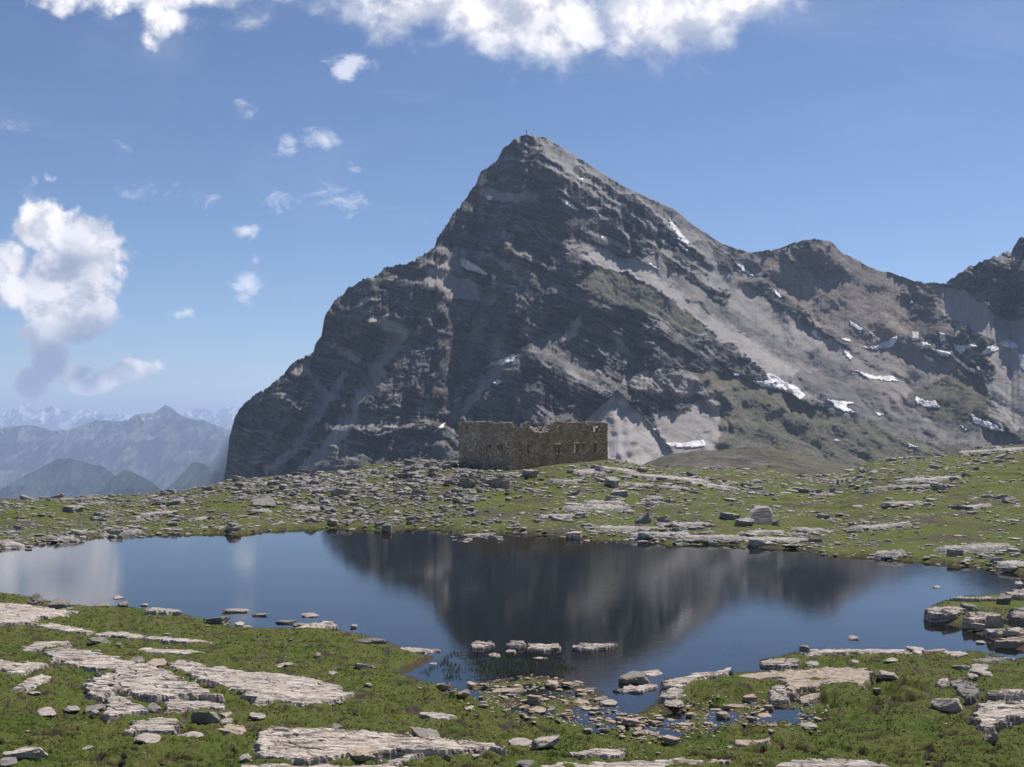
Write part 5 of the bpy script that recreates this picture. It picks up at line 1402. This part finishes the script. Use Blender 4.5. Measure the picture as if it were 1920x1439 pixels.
for (x0_, y0q, x1_, y1q, lab, mt, kw) in RK:
    big = (x1_ - x0_) > 40
    px_rock(x0_, y0q, x1_, y1q, lab, mt, sub=4 if big else 3, **kw)

# the big leaning white boulder
_X, _D, _z = on_ground(1430, 985)
bo = [(1404,983),(1403,972),(1412,960),(1424,951),(1446,949),(1453,960),(1451,974),(1446,986),(1424,990)]
bv = []
for lay, (dy, k) in enumerate([(0, .86), (.25, 1.0), (1.3, .95), (1.9, .7)]):
    for (u, v) in bo:
        uu_, vv_ = 1429 + (u - 1429) * k, 970 + (v - 970) * k
        a, b = ab(uu_, vv_)
        h_ = (985 - vv_) / F * _D
        bv.append((float(a) * _D, _D + dy + h_ * .45, _z + h_ - .12))
nb = len(bo)
bfc = [(l * nb + i, l * nb + (i + 1) % nb, (l + 1) * nb + (i + 1) % nb, (l + 1) * nb + i) for l in range(3) for i in range(nb)]
bm2 = bpy.data.meshes.new('rock'); bm2.from_pydata([(x - _X, y - _D, z - _z) for x, y, z in bv], [], bfc + [tuple(range(nb))[::-1], tuple(range(3 * nb, 4 * nb))])
bm2.materials.append(M_SLAB)
bo_ = bpy.data.objects.new('rock', bm2); bo_.location = (_X, _D, _z); col.objects.link(bo_)
tag(bo_, 'big white leaning boulder on the far bank, largest of the green slope', 'rock')

# ------------------------------------------------------------------ bedrock ledges of the far bank
def far_slab(u0, u1, v, T, ratio, label, mat=None, strike=.1, dv=0, skew=0, z=None):
    X0, D0_, z0_ = on_ground((u0 + u1) / 2, v)
    aa0, _ = ab(u0, v); aa1, _ = ab(u1, v)
    w_ = (float(aa1) - float(aa0)) * D0_; d_ = w_ * ratio
    cx = X0; cy = D0_ + d_ * .4
    r = np.random.default_rng(int(u0 * 7 + v))
    n = 14; P_ = []
    for k in range(n):
        th = 2 * math.pi * k / n
        rr = 1 + r.uniform(-.18, .18)
        c, s = math.cos(th), math.sin(th)
        sq = 1 / max(abs(c), abs(s)) ** .6
        P_.append((cx + c * sq * rr * w_ / 2 + skew * s * d_ / 2, cy + s * sq * rr * d_ / 2))
    return slab(P_, T, label, mat or M_FARSLAB, world=True, strike=strike, edge=.16, relief=1.5, crack=1.0, ztop=z, step=.16)
FS = [
 (1128,1192,884,.7,.6,'whale-backed pale slab on the knoll right of the ruin'),
 (1075,1140,893,.8,.7,'grey ribbed slab below the whale-backed one'),
 (1030,1085,905,.9,.6,'dark-fronted slab in the knoll below the ruin'),
 (1185,1335,899,.45,.35,'long low slab band right of the knoll'),
 (1170,1290,912,.5,.3,'second low slab band right of the knoll'),
 (1290,1385,916,.35,.3,'pale broken slab in the green slope right of the knoll'),
 (1640,1760,915,.5,.4,'long pale slab high on the green slope at right'),
 (1545,1630,903,.6,.4,'dark-edged slab near the top of the green slope'),
 (1690,1810,902,.5,.4,'ribbed slab under the right skyline'),
 (1810,1960,847,.7,.4,'layered ledge forming the right skyline'),
 (1665,1740,948,.7,.4,'dark-shadowed ledge in the middle of the green slope'),
 (1600,1710,989,.45,.35,'wide flat pale slab above the right shore'),
 (1488,1556,998,.5,.5,'flat table slab right of the big white boulder'),
 (1770,1912,1036,.9,.45,'large grey tilted slab near the right end of the far shore'),
 (1640,1700,1044,.6,.5,'pale slab at the water edge towards the right'),
 (1790,1862,955,.6,.4,'long narrow ledge on the far right slope'),
 (1010,1085,972,.6,.4,'stacked grey ledge above the far shore below the ruin'),
 (1060,1180,957,.7,.35,'long stacked ledge below the knoll'),
 (1090,1170,945,.6,.35,'upper stacked ledge below the knoll'),
 (1110,1220,995,.6,.3,'grey shore ledge below the tilted slab ends'),
 (1180,1300,1006,.55,.3,'long layered shore ledge at the middle of the far waterline'),
 (1280,1400,1012,.6,.3,'layered shore ledge under the grassy pocket'),
 (1380,1520,1016,.5,.3,'low layered shore ledge right of the grassy pocket'),
 (1400,1480,1001,.5,.4,'pale ledge between the big white boulder and the shore'),
 (1230,1330,988,.5,.35,'ribbed ledge above the long layered shore ledge'),
 (1880,1990,1062,.5,.4,'pale shore ledge at the right edge'),
 (1520,1570,930,.5,.4,'small dark ledge left on the green slope'),
 (1210,1245,938,.6,.5,'upright grey ledge under the low slab bands'),
 (200,262,1003,.35,.4,'pale flat slab sloping into the water at the far left'),
 (-30,45,1023,.45,.4,'stack of flat slabs at the left end of the far waterline'),
 (85,150,1015,.5,.35,'dark-edged shore slab at far left'),
 (545,600,956,.6,.4,'pale long ledge in the left bank'),
 (470,510,961,.5,.5,'cream low ledge in the left bank'),
 (780,870,873,.35,.2,'grey slab path along the skyline left of the ruin'),
 (860,930,1004,.35,.3,'flat slab spit at the far waterline below the ruin'),
 (255,330,968,.35,.35,'white broken ledge in the left bank'),
 (350,390,975,.35,.4,'white flat ledge above the far left shore'),
]
for (u0, u1, v, T, ra, lab) in FS: far_slab(u0, u1, v, T, ra, lab)

# ------------------------------------------------------------------ scattered stones
rs = np.random.default_rng(42)
EXTRA = []
for (u0, u1, v, T, ra, lab) in FS:
    for k in range(int(10 + (u1 - u0) * .28)):
        uu_ = rs.uniform(u0 - 12, u1 + 12); X_, D_, z_ = on_ground(uu_, v + rs.normal() * 5 + 1)
        if poly_sd(np.array([X_]), np.array([D_]), [pC, pR, pB, pL])[0] > -1: continue
        wp = float(np.clip(math.exp(rs.normal(2.25, .5)), 4, 34)); wm = wp / F * D_; hr_ = rs.uniform(.12, .38)
        EXTRA.append(dict(x=X_, y=D_, z=max(z_, -.05), w=wm, d=wm * rs.uniform(.5, .9), h=wm * hr_, ro=rs.uniform(-.5, .5), u=uu_, v=v, a=wp ** 2 * hr_, zone='left' if uu_ < 850 else 'right', tilt=rs.normal() * .15))
def in_poly(u, v, P_): return poly_sd(np.array([u], float), np.array([v], float), P_)[0] > 0
TAL = [(440,903),(600,890),(760,872),(860,874),(960,892),(1005,920),(985,950),(930,985),(620,990),(520,962),(440,935)]
MEAD = [(930,922),(1000,925),(1010,962),(900,968),(880,950)]
MEAD2 = [(845,871),(1010,871),(975,884),(850,882)]
NF = 33000
fu = rs.uniform(-60, 1990, NF); ft = rs.uniform(0, 1, NF) ** .95
fa, _ = ab(fu, np.full(NF, 900.0))
fDs = np.interp(fa, _fa, _fD); fDr = np.interp(fa, _ra, _rD)
fy = fDs + (fDr - fDs) * ft * 1.0 - rs.uniform(0, 1.2, NF) * (ft < .02)
fx = fa * fy
fz = gz(fx, fy)
pu, pv = pix(fx, fy, fz)
tal = poly_sd(pu, pv, TAL); md = np.maximum(poly_sd(pu, pv, MEAD), poly_sd(pu, pv, MEAD2))
shore = sstep(5.0 - (fy - fDs), 0, 4)
patch = sstep(fbm(fx * .12, fy * .07, 4, 77), -.15, .30)
dn = .13 + .50 * patch + .50 * sstep(tal, -15, 20) * (.35 + 1.1 * sstep(fbm(fx * .22, fy * .13, 3, 79), -.3, .25)) + .55 * shore
dn = dn * (1 - .93 * sstep(md, -6, 8)) * (1 - .0 * (pu > 1250) * (1 - shore) * (1 - patch * .5))
ok = (rs.uniform(0, 1, NF) < np.clip(dn, 0, 1)) & (fz > -.15)
# stay clear of the ruin
ok &= ~((poly_sd(fx, fy, [pC, pR, pB, pL]) > -1.0))
wpx = np.clip(np.exp(rs.normal(1.62, .55, NF)), 2.2, 25) * np.where(tal > 0, 1.28, 1.0)
wpx = np.where((shore > .5), wpx * 1.15, wpx)
FARI = []
for i in np.nonzero(ok)[0]:
    wm = wpx[i] / F * fy[i]
    hr_ = rs.uniform(.16, .48) if tal[i] > 0 else rs.uniform(.10, .36)
    FARI.append(dict(x=fx[i], y=fy[i], z=fz[i], w=wm, d=wm * rs.uniform(.5, .95), h=wm * hr_, ro=rs.uniform(-.6, .6) + (math.pi if rs.random() < .5 else 0), u=pu[i], v=pv[i], a=wpx[i] ** 2 * hr_,
                     zone='talus' if tal[i] > 0 else ('shore' if shore[i] > .5 else ('left' if pu[i] < 900 else 'right')), tilt=rs.normal() * .16))
# near stones: wet stony ground and the lawns
NN = 9000
nu = rs.uniform(-30, 1950, NN); nv = rs.uniform(1105, 1439, NN)
NEARI = []
BOGP = np.array(BOG, float)
bsd = poly_sd(nu, nv, BOGP)
b2 = poly_sd(nu, nv, [(800,1225),(860,1205),(1060,1215),(1080,1275),(900,1285),(820,1270)])
b3 = poly_sd(nu, nv, [(1100,1340),(1250,1350),(1280,1392),(1150,1385),(1100,1370)])
b4 = poly_sd(nu, nv, [(1160,1410),(1380,1395),(1420,1425),(1160,1435)])
lawn = fbm(nu * .012, nv * .03, 3, 88)
pr = np.where(bsd > 0, .42, np.where(b2 > 0, .10, .010 + .03 * (lawn > .15)))
pr = np.where(b3 > 0, .75, pr); pr = np.where(b4 > 0, .25, pr)
sel = np.nonzero(rs.uniform(0, 1, NN) < pr)[0]
na, nb_ = ab(nu[sel], nv[sel])
# sight lines onto the near ground, all together
nD = (0.45 - HC) / nb_
for _ in range(6):
    zt_ = np.maximum(gz(na * nD, nD), 0)
    nD = .5 * nD + .5 * (zt_ - HC) / nb_
nz_ = gz(na * nD, nD)
for j, i in enumerate(sel):
    X, Y, Z = na[j] * nD[j], nD[j], nz_[j]
    wet = bsd[i] > 0 or b2[i] > 0 or b3[i] > 0
    if not wet and Z < .03: continue
    if Z < -.35: continue
    if any(abs(X - s_[:, 0].mean()) < 8 and poly_sd(np.array([X]), np.array([Y]), s_)[0] > -.05 for s_ in SLAB_W): continue
    wp = float(np.clip(math.exp(rs.normal(2.25 if wet else 1.85, .5)), 3, 34))
    wm = wp / F * Y; hr_ = rs.uniform(.16, .45)
    NEARI.append(dict(x=X, y=Y, z=max(Z, -.12), w=wm, d=wm * rs.uniform(.5, .9), h=wm * hr_, ro=rs.uniform(-.5, .5), u=nu[i], v=nv[i], a=wp ** 2 * (hr_ + .2),
                      zone='rubble' if b3[i] > 0 else ('wet' if bsd[i] > 0 else ('shallow' if b2[i] > 0 else ('lawnL' if nu[i] < 1000 else 'lawnR'))), tilt=rs.normal() * .08))
allst = sorted(FARI + NEARI + EXTRA, key=lambda q: -q['a'])
vis = [q for q in allst if -5 < q['u'] < 1925]
NIND = 215
ZL = {'talus': ('grey angular stone in the boulder spread below and left of the ruin', 'loose stones of the boulder spread below the ruin'),
      'shore': ('flat stone lying along the far waterline', 'loose stones along the far waterline'),
      'left': ('grey flat stone in the grass of the far bank left of the boulder spread', 'loose stones on the left part of the far bank'),
      'right': ('pale flat stone in the grass of the far slope right of the ruin', 'loose stones on the green slope right of the ruin'),
      'wet': ('cream stone lying in the wet stony hollow between the two lawns', 'stones in the wet hollow between the lawns'),
      'rubble': ('small flat stone in the rubble strip at the foot of the wet hollow', 'stones of the rubble strip'),
      'shallow': ('small cream stone standing in the shallows off the stony hollow', 'stones in the shallows'),
      'lawnL': ('small loose white stone in the near left lawn', 'small stones in the near left lawn'),
      'lawnR': ('small loose pale stone in the near right lawn', 'small stones in the near right lawn')}
indiv = set(id(q) for q in vis[:NIND])
PR = {}
def zmat(q): return M_FARSTONE if q['zone'] in ('talus', 'left') or (q['zone'] == 'right' and int(q['w'] * 1000) % 3 == 0) else (M_FARSLAB if q['zone'] in ('right', 'shore') else (M_WARMSTONE if q['zone'] in ('wet', 'rubble', 'shallow') else M_STONE))
for n_, q in enumerate(vis[:NIND]):
    m_ = zmat(q); key = (m_.name, n_ % 7)
    if key not in PR:
        v, f = rock_shape(500 + len(PR), 3, (1, 1, 1), 9, .035, .6)
        PR[key] = mesh_obj('stone', v, f, m_, smooth=False, link=False)
    o = PR[key].copy(); o.name = 'stone'
    o.location = (q['x'], q['y'], q['z'] - q['h'] * .15); o.scale = (q['w'], q['d'], q['h'] * 1.15)
    o.rotation_euler = (0, q['tilt'], q['ro'])
    col.objects.link(o)
    l_, g_ = ZL[q['zone']]
    tag(o, l_, 'stone', g_)
for nm, zs, mt, lab in [('loose_stones', ('talus', 'left'), M_FARSTONE, 'countless grey stones strewn over the far bank left of the ruin'),
                        ('loose_stones', ('right', 'shore'), M_FARSLAB, 'countless pale stones strewn over the green slope and the far shore'),
                        ('loose_stones', ('wet', 'rubble', 'shallow'), M_WARMSTONE, 'countless cream pebbles in the wet hollow and the shallows'),
                        ('loose_stones', ('lawnL', 'lawnR'), M_STONE, 'tiny pale stones sprinkled over the near lawns')]:
    it = [(q['x'], q['y'], q['z'] - q['h'] * .12, q['w'], q['d'], q['h'], q['ro'], k) for k, q in enumerate(allst) if id(q) not in indiv and q['zone'] in zs]
    # pebbles
    if 'wet' in zs:
        m = 3400
        uu = rs.uniform(820, 1560, m); vv = rs.uniform(1255, 1400, m)
        kk = (np.maximum(poly_sd(uu, vv, BOGP), poly_sd(uu, vv, [(1100,1340),(1250,1350),(1280,1392),(1150,1385),(1100,1370)])) > 0)
        uu, vv = uu[kk], vv[kk]
        a, b = ab(uu, vv); D_ = (0.03 - HC) / b; z_ = gz(a * D_, D_)
        for k in range(len(uu)):
            if z_[k] < -.15: continue
            w_ = rs.uniform(.04, .16)
            it.append((a[k] * D_[k], D_[k], z_[k] - .01, w_, w_ * .8, w_ * .45, rs.uniform(0, 6), k))
    if 'talus' in zs or 'right' in zs:
        m = 9000
        uu = rs.uniform(-60, 1980, m); a, _b = ab(uu, np.full(m, 900.0))
        d0_ = np.interp(a, _fa, _fD); d1_ = np.interp(a, _ra, _rD); y_q = d0_ + (d1_ - d0_) * rs.uniform(0, 1, m)
        x_q = a * y_q; z_q = gz(x_q, y_q)
        pt = fbm(x_q * .1, y_q * .06, 3, 78)
        for k in range(m):
            if z_q[k] < 0 or (uu[k] < 950) != ('talus' in zs) or pt[k] < rs.uniform(-.5, .4): continue
            w_ = rs.uniform(.12, .32)
            it.append((x_q[k], y_q[k], z_q[k] - .02, w_, w_ * .8, w_ * .4, rs.uniform(0, 6), k))
    o = stones_mesh(it, mt, nm, sub=1)
    tag(o, lab, kind='stuff')

# ------------------------------------------------------------------ short turf of the near lawns
M_GRASS, _t, _o = new_mat('turf_blades')
_P = _t.node('ShaderNodeNewGeometry').outputs['Position']
_g, _a, _b = grass_color(_t, _P)
_g = _t.mix(_t.ramp(_t.attr('dry'), .55, .9), _g, (0.17, .145, .07))
finish(_t, _o, _g, .85, None, .15)
def turf(n, y0, y1, amin, amax, hmul, seed, water=False):
    r = np.random.default_rng(seed)
    y = y0 * (y1 / y0) ** (r.uniform(0, 1, n) ** 1.15)
    a = r.uniform(amin, amax, n); x = a * y
    z, rk, so, bd, vl = ground_fields(x, y)
    den = fbm(x * .9, y * .9, 3, 44)
    k = (z > .05) & (r.uniform(0, 1, n) < .75 + den) & (so < r.uniform(.35, .95, n))
    x, y, z = x[k], y[k], z[k]
    ins = np.zeros(len(x), bool)
    for s_ in SLAB_W: 
        lo = s_.min(0) - .1; hi = s_.max(0) + .1
        bb = (x > lo[0]) & (x < hi[0]) & (y > lo[1]) & (y < hi[1])
        if bb.any(): ins[bb] |= poly_sd(x[bb], y[bb], s_) > .03
    x, y, z = x[~ins], y[~ins], z[~ins]
    return x, y, z
def blades(x, y, z, per, hlo, hhi, wd, seed, name, label):
    r = np.random.default_rng(seed)
    n = len(x)
    X = np.repeat(x, per); Y = np.repeat(y, per); Z = np.repeat(z, per); m = n * per
    hh = np.repeat(r.uniform(hlo, hhi, n) * (.6 + .9 * sstep(fbm(x * .7, y * .7, 3, 46), -.3, .4)), per) * r.uniform(.6, 1.2, m)
    th = r.uniform(0, 2 * math.pi, m); ph = r.uniform(0, math.pi, m)
    le = r.uniform(.15, .9, m) * hh
    X = X + r.normal(size=m) * .03; Y = Y + r.normal(size=m) * .03
    w_ = wd * r.uniform(.6, 1.3, m) * np.clip(Y / 38, .8, 2)
    A = np.stack([X - np.cos(ph) * w_, Y - np.sin(ph) * w_, Z - .02], -1)
    B = np.stack([X + np.cos(ph) * w_, Y + np.sin(ph) * w_, Z - .02], -1)
    T = np.stack([X + np.cos(th) * le, Y + np.sin(th) * le, Z + hh], -1)
    V = np.stack([A, B, T], 1).reshape(-1, 3)
    dry = np.repeat(r.uniform(0, 1, m), 3)
    o = mesh_obj(name, V, np.arange(m * 3).reshape(-1, 3), M_GRASS, smooth=False, attrs=dict(dry=dry))
    tag(o, label, kind='stuff')
tx, ty, tz = turf(120000, 27, 78, -.52, .52, 1, 3)
blades(tx, ty, tz, 4, .02, .075, .015, 4, 'grass', 'short green and straw-coloured turf of the near lawns')
# thin sedge standing in the shallows beside the stony hollow
r9 = np.random.default_rng(19)
su = r9.uniform(780, 1080, 2600); sv_ = r9.uniform(1222, 1276, 2600)
kk = poly_sd(su, sv_, [(785,1262),(830,1238),(850,1222),(1000,1218),(1075,1245),(1090,1272),(1000,1270),(850,1280)]) > 0
kk &= fbm(su * .03, sv_ * .08, 3, 99) > -.05
a, b = ab(su[kk], sv_[kk]); D_ = (0 - HC) / b
blades(a * D_, D_, np.zeros(len(D_)), 2, .10, .24, .008, 20, 'sedge', 'thin sedge blades standing in the shallow water')
